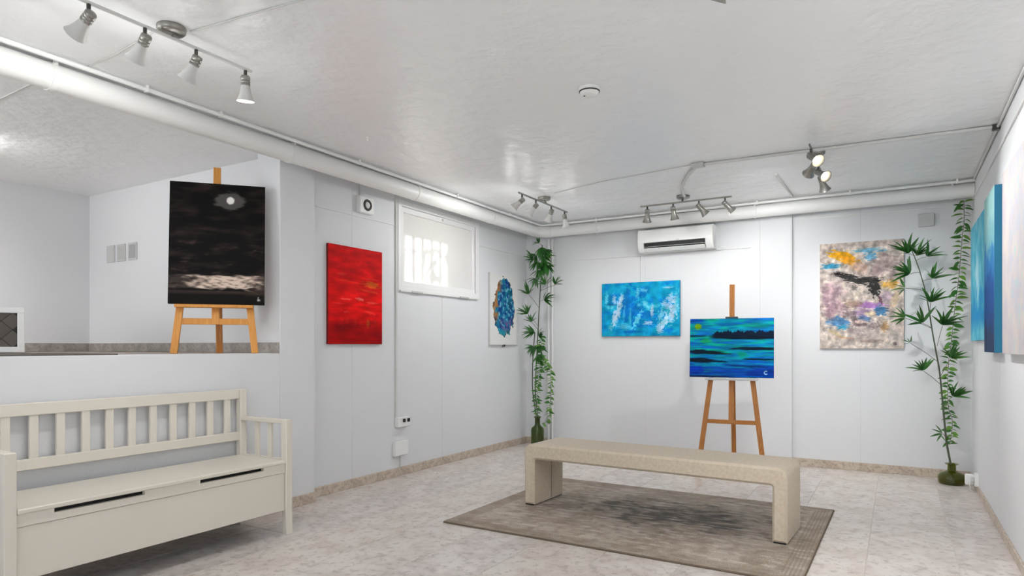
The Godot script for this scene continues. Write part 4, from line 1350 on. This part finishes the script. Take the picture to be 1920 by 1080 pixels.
func spot_head(rail: Node3D, at: Vector3, aim: Vector3, lit: bool, power: float, style: Material, cone: float) -> void:
	var h := Node3D.new()
	h.name = "spot_head"
	rail.add_child(h, true)
	h.position = at
	var st := mb()
	tube(st, [Vector3(0, 0, 0), Vector3(0, -0.040, 0)], 0.0075, 10)
	put("arm", st, M.dark_metal, h)
	st = mb()
	lathe(st, [Vector2(0.0, 0.010), Vector2(0.011, 0.006), Vector2(0.011, -0.010), Vector2(0.0, -0.013)], Transform3D(Basis.IDENTITY, Vector3(0, -0.043, 0)), 12)
	put("knuckle", st, M.nickel, h)
	var d := aim.normalized()
	var x := d.cross(Vector3.UP if absf(d.y) < 0.95 else Vector3.RIGHT).normalized()
	var t := Transform3D(Basis(x, d, x.cross(d)), Vector3(0, -0.047, 0) - d * 0.012)
	st = mb()
	lathe(st, [Vector2(0.0, -0.012), Vector2(0.017, -0.010), Vector2(0.021, -0.004), Vector2(0.021, 0.010), Vector2(0.019, 0.012), Vector2(0.021, 0.014), Vector2(0.021, 0.022), Vector2(0.019, 0.024), Vector2(0.021, 0.026), Vector2(0.021, 0.034), Vector2(0.0, 0.034)], t, 20)
	put("socket", st, M.nickel, h)
	st = mb()
	lathe(st, [Vector2(0.0195, 0.034), Vector2(0.021, 0.045), Vector2(0.025, 0.066), Vector2(0.032, 0.088), Vector2(0.041, 0.104), Vector2(0.0385, 0.104), Vector2(0.030, 0.088), Vector2(0.023, 0.066), Vector2(0.019, 0.045), Vector2(0.0175, 0.035)], t, 24)
	put("lamp_shade", st, style, h)
	st = mb()
	lathe(st, [Vector2(0.0, 0.060), Vector2(0.016, 0.060), Vector2(0.026, 0.088), Vector2(0.020, 0.094), Vector2(0.0, 0.096)], t, 20)
	put("lamp_bulb", st, M.bulb if lit else M.plastic, h)
	if lit:
		var l := SpotLight3D.new()
		l.name = "spot_light"
		l.light_color = Color(1.0, 1.0, 0.995)
		l.light_energy = power * SPOT
		l.light_size = 0.025
		l.spot_angle = cone
		l.spot_angle_attenuation = 1.0
		l.spot_range = 20.0
		l.spot_attenuation = 2.0
		l.shadow_enabled = true
		h.add_child(l)
		if style == M.shade:
			var g := OmniLight3D.new()
			g.name = "shade_glow"
			g.light_color = l.light_color
			g.light_energy = 0.016
			g.light_size = 0.07
			g.omni_range = 20.0
			g.omni_attenuation = 2.0
			g.shadow_enabled = true
			h.add_child(g)
			g.position = t * Vector3(0, 0.125, 0)
		l.transform = Transform3D(Basis.looking_at(d, Vector3.UP if absf(d.y) < 0.95 else Vector3.RIGHT), t * Vector3(0, 0.108, 0))


func spot_rail(label: String, along: Vector3, at: Vector3, length: float, heads: Array, can: float, style: Material, can_off := Vector3.ZERO, drop := 0.060) -> Node3D:
	# at: middle of the rail, at ceiling height; heads: [distance along, aim, lit, power]
	var t := thing("spot_rail", label, "ceiling light", at, 0.0, "ceiling spot rails")
	var st := mb()
	bar(st, along * (-length / 2) + Vector3(0, -drop, 0), along * (length / 2) + Vector3(0, -drop, 0), 0.014, 0.011, Vector3.UP, 0.003)
	put("rail", st, M.conduit if drop < 0.05 else M.nickel, t)
	st = mb()
	lathe(st, [Vector2(0.0, 0.0), Vector2(0.055, 0.0), Vector2(0.057, -0.006), Vector2(0.055, -0.020), Vector2(0.048, -0.027), Vector2(0.0, -0.027)], Transform3D(Basis.IDENTITY, along * can + can_off), 32)
	put("canopy", st, M.nickel, t)
	st = mb()
	tube(st, [along * can + can_off + Vector3(0, -0.025, 0), along * can + Vector3(0, -drop + 0.003, 0)], 0.008, 10)
	put("stem", st, M.nickel, t)
	for h in heads:
		spot_head(t, along * h[0] + Vector3(0, -drop - 0.006, 0), h[1], h[2], h[3], style, h[4] if h.size() > 4 else 80.0)
	return t


func build_lamps() -> void:
	var z := Vector3.BACK
	var x := Vector3.RIGHT
	spot_rail("nickel spot rail with four frosted shades beside the thick pipe near the raised room", z, Vector3(1.06, CEIL, 4.97), 0.90, [
		[0.26, Vector3(-0.80, -0.55, 0.10), true, 0.105], [0.05, Vector3(-0.70, -0.70, 0.0), true, 0.105], [-0.17, Vector3(-0.55, -0.80, 0.1), true, 0.105], [-0.415, Vector3(-0.12, -0.98, -0.1), true, 0.105]], -0.06, M.shade, Vector3.ZERO, 0.045)
	spot_rail("nickel spot rail with four lamps over the corner with the bamboo bottle", z, Vector3(0.97, CEIL, 1.43), 0.92, [
		[0.40, Vector3(-0.70, -0.65, 0.25), true, 0.13], [0.16, Vector3(-0.65, -0.72, 0.2), true, 0.13], [-0.13, Vector3(-0.45, -0.75, -0.3), true, 0.13], [-0.40, Vector3(0.05, -0.9, -0.25), true, 0.13]], -0.03, M.shade, Vector3(-0.02, 0, 0))
	spot_rail("nickel spot rail with four lamps along the back wall before the air conditioner", x, Vector3(2.045, CEIL, 0.855), 0.80, [
		[-0.335, Vector3(-0.15, -0.85, -0.35), true, 0.11], [-0.10, Vector3(0.05, -0.9, -0.35), true, 0.11], [0.125, Vector3(0.5, -0.65, -0.40), true, 0.11], [0.345, Vector3(0.5, -0.65, -0.40), true, 0.11]], -0.02, M.nickel, Vector3(0, 0, -0.03))
	spot_rail("spot rail whose glowing lamps face the room, under the thick ceiling conduit", z, Vector3(3.17, CEIL, 1.66), 0.80, [
		[0.32, Vector3(0.50, -0.52, 0.60), true, 0.55, 52.0], [0.11, Vector3(-0.4, -0.4, -0.6), true, 0.55, 52.0], [-0.12, Vector3(0.55, -0.50, 0.55), true, 0.60, 55.0], [-0.33, Vector3(0.2, -0.7, -0.5), true, 0.55, 52.0]], 0.0, M.nickel)
	spot_rail("spot rail in line with the conduit rail, nearer the added shop window", z, Vector3(3.17, CEIL, 4.68), 0.80, [
		[0.33, Vector3(0.6, -0.6, 0.3), true, 0.9, 60.0], [0.11, Vector3(0.5, -0.6, -0.6), true, 0.9, 60.0], [-0.12, Vector3(0.5, -0.7, 0.2), true, 0.9, 60.0], [-0.31, Vector3(-0.45, -0.75, -0.35), true, 0.35, 60.0]], 0.0, M.nickel)
	spot_rail("spot rail with three lamps on the ceiling of the raised room", z, Vector3(-1.45, CEIL, 5.25), 0.80, [
		[0.30, Vector3(-0.6, -0.6, 0.3), true, 0.55, 52.0], [0.05, Vector3(-0.6, -0.6, -0.2), true, 0.55, 52.0], [-0.30, Vector3(0.15, 0.25, -0.9), true, 0.10, 60.0]], 0.0, M.nickel)


# ------------------------------------------------------------------ plants

func leaf_mesh(length: float, width: float, droop: float) -> ArrayMesh:
	# a pointed blade along +x, folded along its midrib
	var st := mb()
	var rows := 5
	var prev := []
	for i in rows + 1:
		var u := float(i) / rows
		var w := width * 0.5 * pow(sin(PI * pow(u, 0.72)), 0.9) if i > 0 and i < rows else 0.0
		var y := -droop * u * u
		prev.append([Vector3(u * length, y + w * 0.35, -w), Vector3(u * length, y, 0), Vector3(u * length, y + w * 0.35, w)])
	var zz := Vector2.ZERO
	for i in rows:
		for s in [0, 1]:
			var a: Vector3 = prev[i][s]
			var b: Vector3 = prev[i][s + 1]
			var c: Vector3 = prev[i + 1][s + 1]
			var d: Vector3 = prev[i + 1][s]
			var nn := Vector3(0, 1, 0.33 if s == 0 else -0.33).normalized()
			if a.distance_to(b) > 1e-5:
				tri(st, [a, b, c], [nn, nn, nn], [zz, zz, zz])
			if c.distance_to(d) > 1e-5:
				tri(st, [a, c, d], [nn, nn, nn], [zz, zz, zz])
	return st.commit()


# fan: a spray of bamboo leaves that starts at p and opens towards dir
func spray(t: Node3D, meshes: Array, p: Vector3, dir: Vector3, count: int, size: float, spread := 1.9) -> void:
	var d := dir.normalized()
	count = int(ceil(count * 1.3))
	for k in count:
		var a := (float(k) / maxf(1, count - 1) - 0.5) * spread + rng.randf_range(-0.15, 0.15)
		# the fan opens in the plane that faces the room
		var v := d.rotated(Vector3(0.35, 0.1, 0.93).normalized(), a)
		v = (v + Vector3(0, 0, rng.randf_range(-0.15, 0.45)) + Vector3(0, -0.10, 0)).normalized()
		var up := (Vector3(rng.randf_range(-0.4, 0.4), 0.75, rng.randf_range(0.4, 1.0))).normalized()
		var zax := v.cross(up).normalized()
		var b := Basis(v, zax.cross(v).normalized(), zax)
		var l := put_mesh("leaf", meshes[rng.randi() % meshes.size()], M.leaf_dark if rng.randf() < 0.55 else M.leaf, t)
		var sc := size * rng.randf_range(0.8, 1.25)
		l.transform = Transform3D(b.scaled(Vector3(sc, sc, sc)), p + v * 0.004)


func smooth_path(pts: Array, steps := 5) -> Array:
	var out := []
	for i in pts.size() - 1:
		var p0: Vector3 = pts[maxi(0, i - 1)]
		var p1: Vector3 = pts[i]
		var p2: Vector3 = pts[i + 1]
		var p3: Vector3 = pts[mini(pts.size() - 1, i + 2)]
		for k in steps:
			out.append(p1.cubic_interpolate(p2, p0, p3, float(k) / steps))
	out.append(pts[-1])
	return out


func garland(t: Node3D, pts: Array, every: float, sizes: Array, m1: Material, m2: Material, wide := 1.0) -> void:
	var path := smooth_path(pts)
	var st := mb()
	tube(st, path, 0.0022, 6)
	put("vine", st, M.twig, t)
	var lm := [leaf_mesh(1.0, 0.50, 0.10), leaf_mesh(1.0, 0.42, 0.25)]
	var total := 0.0
	for i in path.size() - 1:
		total += (path[i + 1] as Vector3).distance_to(path[i])
	var acc := 0.0
	var next := 0.0
	var side := 1.0
	for i in path.size() - 1:
		var a: Vector3 = path[i]
		var b: Vector3 = path[i + 1]
		var seg := a.distance_to(b)
		while next <= acc + seg:
			var p := a.lerp(b, (next - acc) / seg)
			var f := next / total
			var s: float = lerpf(sizes[0], sizes[1], f) * rng.randf_range(0.6, 1.15)
			side = -side
			var v := Vector3(side * wide * rng.randf_range(0.5, 1.0), rng.randf_range(-0.55, 0.25), rng.randf_range(-0.3, 0.9)).normalized()
			var up := Vector3(rng.randf_range(-0.5, 0.5), rng.randf_range(0.3, 1.0), rng.randf_range(0.1, 0.9)).normalized()
			var zax := v.cross(up).normalized()
			var bs := Basis(v, zax.cross(v).normalized(), zax).scaled(Vector3(s, s, s))
			var l := put_mesh("leaf", lm[rng.randi() % 2], m1 if rng.randf() < 0.6 else m2, t)
			l.transform = Transform3D(bs, p)
			next += every * rng.randf_range(0.7, 1.3)
		acc += seg


func build_plants() -> void:
	var bl := [leaf_mesh(0.115, 0.022, 0.012), leaf_mesh(0.105, 0.020, 0.02), leaf_mesh(0.13, 0.023, 0.03)]
	var st: SurfaceTool
	# squat green vase near the right wall
	var v := thing("squat_vase", "squat olive green glass vase on the floor by the right wall", "vase", Vector3(4.018, 0, 0.245))
	st = mb()
	lathe(st, [Vector2(0.0, 0.0), Vector2(0.080, 0.0), Vector2(0.092, 0.010), Vector2(0.095, 0.030), Vector2(0.094, 0.066), Vector2(0.084, 0.084), Vector2(0.045, 0.100), Vector2(0.030, 0.108), Vector2(0.028, 0.150), Vector2(0.046, 0.158), Vector2(0.047, 0.163), Vector2(0.024, 0.160), Vector2(0.024, 0.108), Vector2(0.040, 0.095), Vector2(0.078, 0.078), Vector2(0.088, 0.062), Vector2(0.089, 0.030), Vector2(0.084, 0.012), Vector2(0.0, 0.008)], Transform3D.IDENTITY, 40)
	put("glass_body", st, M.green_glass, v)
	# the bamboo in it
	var b := thing("bamboo_branch", "tall artificial bamboo branch standing in the squat green vase", "plant", Vector3.ZERO)
	var stem := [Vector3(4.030, 0.012, 0.25), Vector3(4.009, 0.165, 0.245), Vector3(3.984, 0.33, 0.24), Vector3(3.959, 0.624, 0.24), Vector3(3.938, 0.881, 0.24), Vector3(3.913, 1.053, 0.24), Vector3(3.887, 1.225, 0.24), Vector3(3.851, 1.486, 0.24), Vector3(3.803, 1.705, 0.24), Vector3(3.747, 1.884, 0.24)]
	var sp := smooth_path(stem)
	var rr := []
	for i in sp.size():
		rr.append(lerpf(0.0085, 0.003, float(i) / sp.size()))
	st = mb()
	tube(st, sp, rr, 8)
	put("stem", st, M.stem, b)
	var up := Vector3.UP
	var brs := [
		[Vector3(3.762, 1.84, 0.24), Vector3(3.722, 1.855, 0.27), Vector3(-0.3, 0.9, 0.2), 8, 1.15],
		[Vector3(3.762, 1.84, 0.24), Vector3(3.785, 1.835, 0.27), Vector3(0.2, 0.8, 0.2), 7, 1.05],
		[Vector3(3.775, 1.80, 0.24), Vector3(3.845, 1.822, 0.28), Vector3(0.5, 0.8, 0.2), 5, 1.05],
		[Vector3(3.80, 1.70, 0.24), Vector3(3.735, 1.690, 0.27), Vector3(-0.6, 0.5, 0.2), 9, 1.15],
		[Vector3(3.82, 1.63, 0.24), Vector3(3.885, 1.640, 0.28), Vector3(0.4, 0.9, 0.2), 6, 1.05],
		[Vector3(3.84, 1.55, 0.24), Vector3(3.70, 1.575, 0.27), Vector3(-0.9, 0.2, 0.2), 3, 0.8],
		[Vector3(3.87, 1.36, 0.24), Vector3(3.875, 1.450, 0.28), Vector3(0.1, 1.0, 0.2), 8, 1.1],
		[Vector3(3.89, 1.24, 0.24), Vector3(3.70, 1.330, 0.27), Vector3(-0.8, 0.4, 0.2), 4, 0.95],
		[Vector3(3.89, 1.24, 0.24), Vector3(3.82, 1.285, 0.28), Vector3(-0.4, 0.6, 0.2), 6, 1.1],
		[Vector3(3.92, 1.10, 0.24), Vector3(3.955, 1.265, 0.28), Vector3(0.3, 0.8, 0.2), 9, 1.1],
		[Vector3(3.93, 0.97, 0.24), Vector3(3.735, 1.125, 0.27), Vector3(-0.5, 0.6, 0.2), 3, 0.5],
		[Vector3(3.945, 0.79, 0.24), Vector3(3.825, 0.900, 0.28), Vector3(-0.2, 0.9, 0.2), 7, 1.0],
		[Vector3(3.945, 0.86, 0.24), Vector3(4.010, 1.000, 0.28), Vector3(0.3, 0.9, 0.2), 6, 1.0],
		[Vector3(3.965, 0.62, 0.24), Vector3(4.020, 0.700, 0.28), Vector3(0.4, 0.7, 0.2), 7, 1.0],
		[Vector3(3.98, 0.36, 0.24), Vector3(3.955, 0.40, 0.27), Vector3(-0.7, 0.2, 0.2), 3, 0.8],
		[Vector3(3.99, 0.28, 0.24), Vector3(3.975, 0.335, 0.27), Vector3(0.2, 0.4, 0.2), 3, 0.8]]
	for q in brs:
		st = mb()
		tube(st, [q[0], (q[0] + q[1]) * 0.5 + Vector3(0, 0.006, 0), q[1]], 0.0022, 6)
		put("twig", st, M.twig, b)
		spray(b, bl, q[1], q[2], q[3], q[4])
	# ivy garland hanging in the right corner
	var g := thing("ivy_garland", "artificial ivy garland hanging down the corner beside the pale turquoise canvas", "plant", Vector3.ZERO)
	garland(g, [Vector3(4.106, 2.275, 0.13), Vector3(4.106, 2.10, 0.15), Vector3(4.092, 1.954, 0.15), Vector3(4.071, 1.655, 0.15), Vector3(4.043, 1.397, 0.15), Vector3(4.021, 1.139, 0.15), Vector3(4.0, 0.923, 0.15), Vector3(4.0, 0.62, 0.15), Vector3(4.028, 0.49, 0.15), Vector3(4.01, 0.30, 0.16)], 0.0155, [0.085, 0.062], M.leaf, M.leaf_pale)
	# bottle in the left corner
	v = thing("tall_bottle", "dark green glass bottle vase on the floor in the corner by the oval print", "vase", Vector3(0.262, 0, 0.25))
	st = mb()
	lathe(st, [Vector2(0.0, 0.0), Vector2(0.064, 0.0), Vector2(0.072, 0.010), Vector2(0.072, 0.185), Vector2(0.064, 0.210), Vector2(0.034, 0.235), Vector2(0.029, 0.250), Vector2(0.029, 0.315), Vector2(0.040, 0.325), Vector2(0.040, 0.332), Vector2(0.025, 0.330), Vector2(0.025, 0.250), Vector2(0.032, 0.230), Vector2(0.060, 0.205), Vector2(0.067, 0.184), Vector2(0.067, 0.014), Vector2(0.0, 0.010)], Transform3D.IDENTITY, 36)
	put("glass_body", st, M.bottle_glass, v)
	b = thing("bamboo_branch", "tall artificial bamboo branch standing in the dark bottle in the corner", "plant", Vector3.ZERO)
	var stems := [
		[Vector3(0.262, 0.014, 0.25), Vector3(0.262, 0.33, 0.25), Vector3(0.235, 0.63, 0.25), Vector3(0.262, 1.15, 0.25), Vector3(0.29, 1.617, 0.25), Vector3(0.315, 1.965, 0.25), Vector3(0.32, 2.20, 0.25)],
		[Vector3(0.258, 0.014, 0.256), Vector3(0.252, 0.33, 0.262), Vector3(0.212, 0.62, 0.27), Vector3(0.215, 0.95, 0.27), Vector3(0.24, 1.25, 0.27)]]
	for s in stems:
		sp = smooth_path(s)
		st = mb()
		tube(st, sp, 0.0055, 8)
		put("stem", st, M.stem, b)
	brs = [
		[Vector3(0.32, 2.19, 0.25), Vector3(0.30, 2.215, 0.28), Vector3(0.0, 0.3, 0.5), 6, 0.9],
		[Vector3(0.32, 2.12, 0.25), Vector3(0.37, 2.14, 0.28), Vector3(0.5, -0.5, 0.2), 7, 1.0],
		[Vector3(0.32, 2.12, 0.25), Vector3(0.27, 2.09, 0.28), Vector3(-0.6, -0.6, 0.2), 7, 1.0],
		[Vector3(0.315, 2.05, 0.25), Vector3(0.345, 2.02, 0.28), Vector3(0.3, -0.8, 0.2), 8, 1.0],
		[Vector3(0.315, 2.00, 0.25), Vector3(0.23, 2.05, 0.28), Vector3(-0.9, 0.1, 0.2), 5, 0.9],
		[Vector3(0.315, 1.98, 0.25), Vector3(0.40, 1.97, 0.28), Vector3(0.6, -0.4, 0.2), 7, 1.0],
		[Vector3(0.312, 1.95, 0.25), Vector3(0.30, 1.93, 0.28), Vector3(-0.2, -0.9, 0.2), 8, 1.0],
		[Vector3(0.305, 1.85, 0.25), Vector3(0.26, 1.84, 0.28), Vector3(-0.5, -0.7, 0.2), 6, 0.9],
		[Vector3(0.32, 2.16, 0.25), Vector3(0.33, 2.17, 0.29), Vector3(0.2, -0.9, 0.2), 8, 1.0],
		[Vector3(0.318, 2.08, 0.25), Vector3(0.36, 2.07, 0.29), Vector3(0.5, -0.3, 0.3), 7, 1.0],
		[Vector3(0.317, 2.06, 0.25), Vector3(0.29, 2.02, 0.29), Vector3(-0.1, -0.9, 0.3), 8, 1.0],
		[Vector3(0.316, 2.02, 0.25), Vector3(0.37, 1.98, 0.29), Vector3(0.1, -0.9, 0.3), 7, 1.0],
		[Vector3(0.30, 1.70, 0.25), Vector3(0.50, 1.755, 0.29), Vector3(0.4, 0.6, 0.2), 8, 1.0],
		[Vector3(0.30, 1.70, 0.25), Vector3(0.385, 1.76, 0.29), Vector3(-0.1, 0.8, 0.2), 5, 0.9],
		[Vector3(0.28, 1.52, 0.25), Vector3(0.175, 1.665, 0.29), Vector3(-0.2, 0.9, 0.2), 6, 0.95],
		[Vector3(0.288, 1.58, 0.25), Vector3(0.36, 1.60, 0.29), Vector3(0.6, 0.3, 0.2), 8, 1.05],
		[Vector3(0.27, 1.32, 0.25), Vector3(0.165, 1.45, 0.29), Vector3(-0.4, 0.8, 0.2), 7, 1.0],
		[Vector3(0.268, 1.28, 0.25), Vector3(0.21, 1.36, 0.29), Vector3(0.0, 0.9, 0.2), 6, 0.9],
		[Vector3(0.24, 1.25, 0.27), Vector3(0.25, 1.25, 0.29), Vector3(-0.6, 0.1, 0.3), 8, 1.0],
		[Vector3(0.262, 1.20, 0.25), Vector3(0.30, 1.22, 0.29), Vector3(0.5, 0.2, 0.3), 9, 1.0],
		[Vector3(0.262, 1.12, 0.25), Vector3(0.28, 1.12, 0.29), Vector3(0.2, -0.8, 0.3), 9, 1.0],
		[Vector3(0.262, 1.10, 0.25), Vector3(0.235, 1.10, 0.29), Vector3(-0.7, -0.6, 0.3), 7, 0.9],
		[Vector3(0.255, 1.0, 0.25), Vector3(0.29, 1.0, 0.29), Vector3(0.4, -0.8, 0.3), 7, 0.9]]
	for q in brs:
		st = mb()
		tube(st, [q[0], (q[0] + q[1]) * 0.5 + Vector3(0, 0.006, 0), q[1]], 0.0022, 6)
		put("twig", st, M.twig, b)
		spray(b, bl, q[1], q[2], q[3], q[4])
	g = thing("ivy_garland", "artificial ivy trailing in two strands round the dark bottle in the corner", "plant", Vector3.ZERO)
	garland(g, [Vector3(0.33, 1.22, 0.27), Vector3(0.315, 1.0, 0.28), Vector3(0.30, 0.80, 0.28), Vector3(0.275, 0.60, 0.28), Vector3(0.27, 0.42, 0.28), Vector3(0.28, 0.345, 0.27)], 0.0120, [0.070, 0.065], M.leaf, M.leaf_pale)
	garland(g, [Vector3(0.315, 1.0, 0.27), Vector3(0.38, 0.92, 0.28), Vector3(0.44, 0.83, 0.29), Vector3(0.45, 0.66, 0.29), Vector3(0.435, 0.47, 0.29), Vector3(0.42, 0.33, 0.29), Vector3(0.36, 0.26, 0.30)], 0.0125, [0.070, 0.062], M.leaf, M.leaf_pale)


# ------------------------------------------------------------------ things on the raised floor

func build_platform_things() -> void:
	var st := mb()
	box2(st, Vector3(-1.5, STAGE, 4.60), Vector3(0.085, STAGE + 0.007, 5.9), 0.002)
	tag(put("floor_mat", st, mat(rgb8(92, 84, 78), 0.95)), "thin grey-brown mat at the edge of the raised floor", "mat")
	# white framed box with a quilted dark front
	var t := thing("quilted_box", "white framed box with dark quilted front on the raised floor", "box", Vector3(-1.232, STAGE + 0.007, 4.732), deg_to_rad(68.0))
	var w := 0.46
	var h := 0.285
	st = mb()
	box2(st, Vector3(-w / 2, 0.0, -0.30), Vector3(w / 2, h, -0.012), 0.004)
	put("body", st, M.white_paint, t)
	st = mb()
	box2(st, Vector3(-w / 2, 0.0, -0.012), Vector3(w / 2, 0.036, 0.010), 0.003)
	box2(st, Vector3(-w / 2, h - 0.036, -0.012), Vector3(w / 2, h, 0.010), 0.003)
	box2(st, Vector3(-w / 2, 0.034, -0.012), Vector3(-w / 2 + 0.038, h - 0.034, 0.010), 0.003)
	box2(st, Vector3(w / 2 - 0.038, 0.034, -0.012), Vector3(w / 2, h - 0.034, 0.010), 0.003)
	put("front_frame", st, M.white_paint, t)
	st = mb()
	box2(st, Vector3(-w / 2 + 0.03, 0.03, -0.011), Vector3(w / 2 - 0.03, h - 0.03, -0.006))
	put("front_panel", st, M.dark, t)
	var qm := mat(rgb8(92, 86, 80), 0.8)
	var r := 0.0535
	var c := Vector3(0, 0, 0.007)
	var ring := [Vector3(r, 0, 0), Vector3(0, r, 0), Vector3(-r, 0, 0), Vector3(0, -r, 0)]
	# whole pads, and the halves that meet the frame above and below
	var pads := {}
	for kind in [[0, [0, 1, 2, 3]], [1, [2, 3]], [-1, [0, 1]]]:
		var ps := mb()
		for k in kind[1]:
			var a: Vector3 = ring[k]
			var b: Vector3 = ring[(k + 1) % 4]
			var n := ((a + b).normalized() * 0.15 + Vector3(0, 0, 1)).normalized()
			tri(ps, [c, a, b], [Vector3.BACK, n, n], [Vector2.ZERO, Vector2.ZERO, Vector2.ZERO])
		pads[kind[0]] = ps.commit()
	for i in range(-3, 4):
		for j in range(-2, 3):
			if (i + j) % 2 == 0 and absf(i * 0.056) < w / 2 - 0.055:
				var q := put_mesh("quilt_pad", pads[signi(j) if absi(j) == 2 else 0], qm, t)
				q.position = Vector3(i * 0.056, h / 2 + j * 0.056, -0.0055)
	# three small notices on the wall of the raised room
	var labels := ["small grey notice on the raised room wall, farthest from the night canvas", "small grey notice on the raised room wall, middle one of three", "small grey notice on the raised room wall, next to the night canvas"]
	var xs := [-2.13, -1.97, -1.80]
	for k in 3:
		st = mb()
		box2(st, Vector3(-0.062, -0.072, 0.0), Vector3(0.062, 0.072, 0.008), 0.001)
		var p := thing("wall_notice", labels[k], "notice", Vector3(xs[k], 1.885 - 0.0 * k, 3.47), 0.0, "notices in the raised room")
		put("plate", st, M.grey_plastic, p)
		st = mb()
		box2(st, Vector3(-0.048, -0.056, 0.0078), Vector3(0.048, 0.056, 0.0095), 0.0005)
		put("sheet", st, mat([rgb8(200, 200, 198), rgb8(186, 186, 184), rgb8(168, 168, 168)][k], 0.7), p)
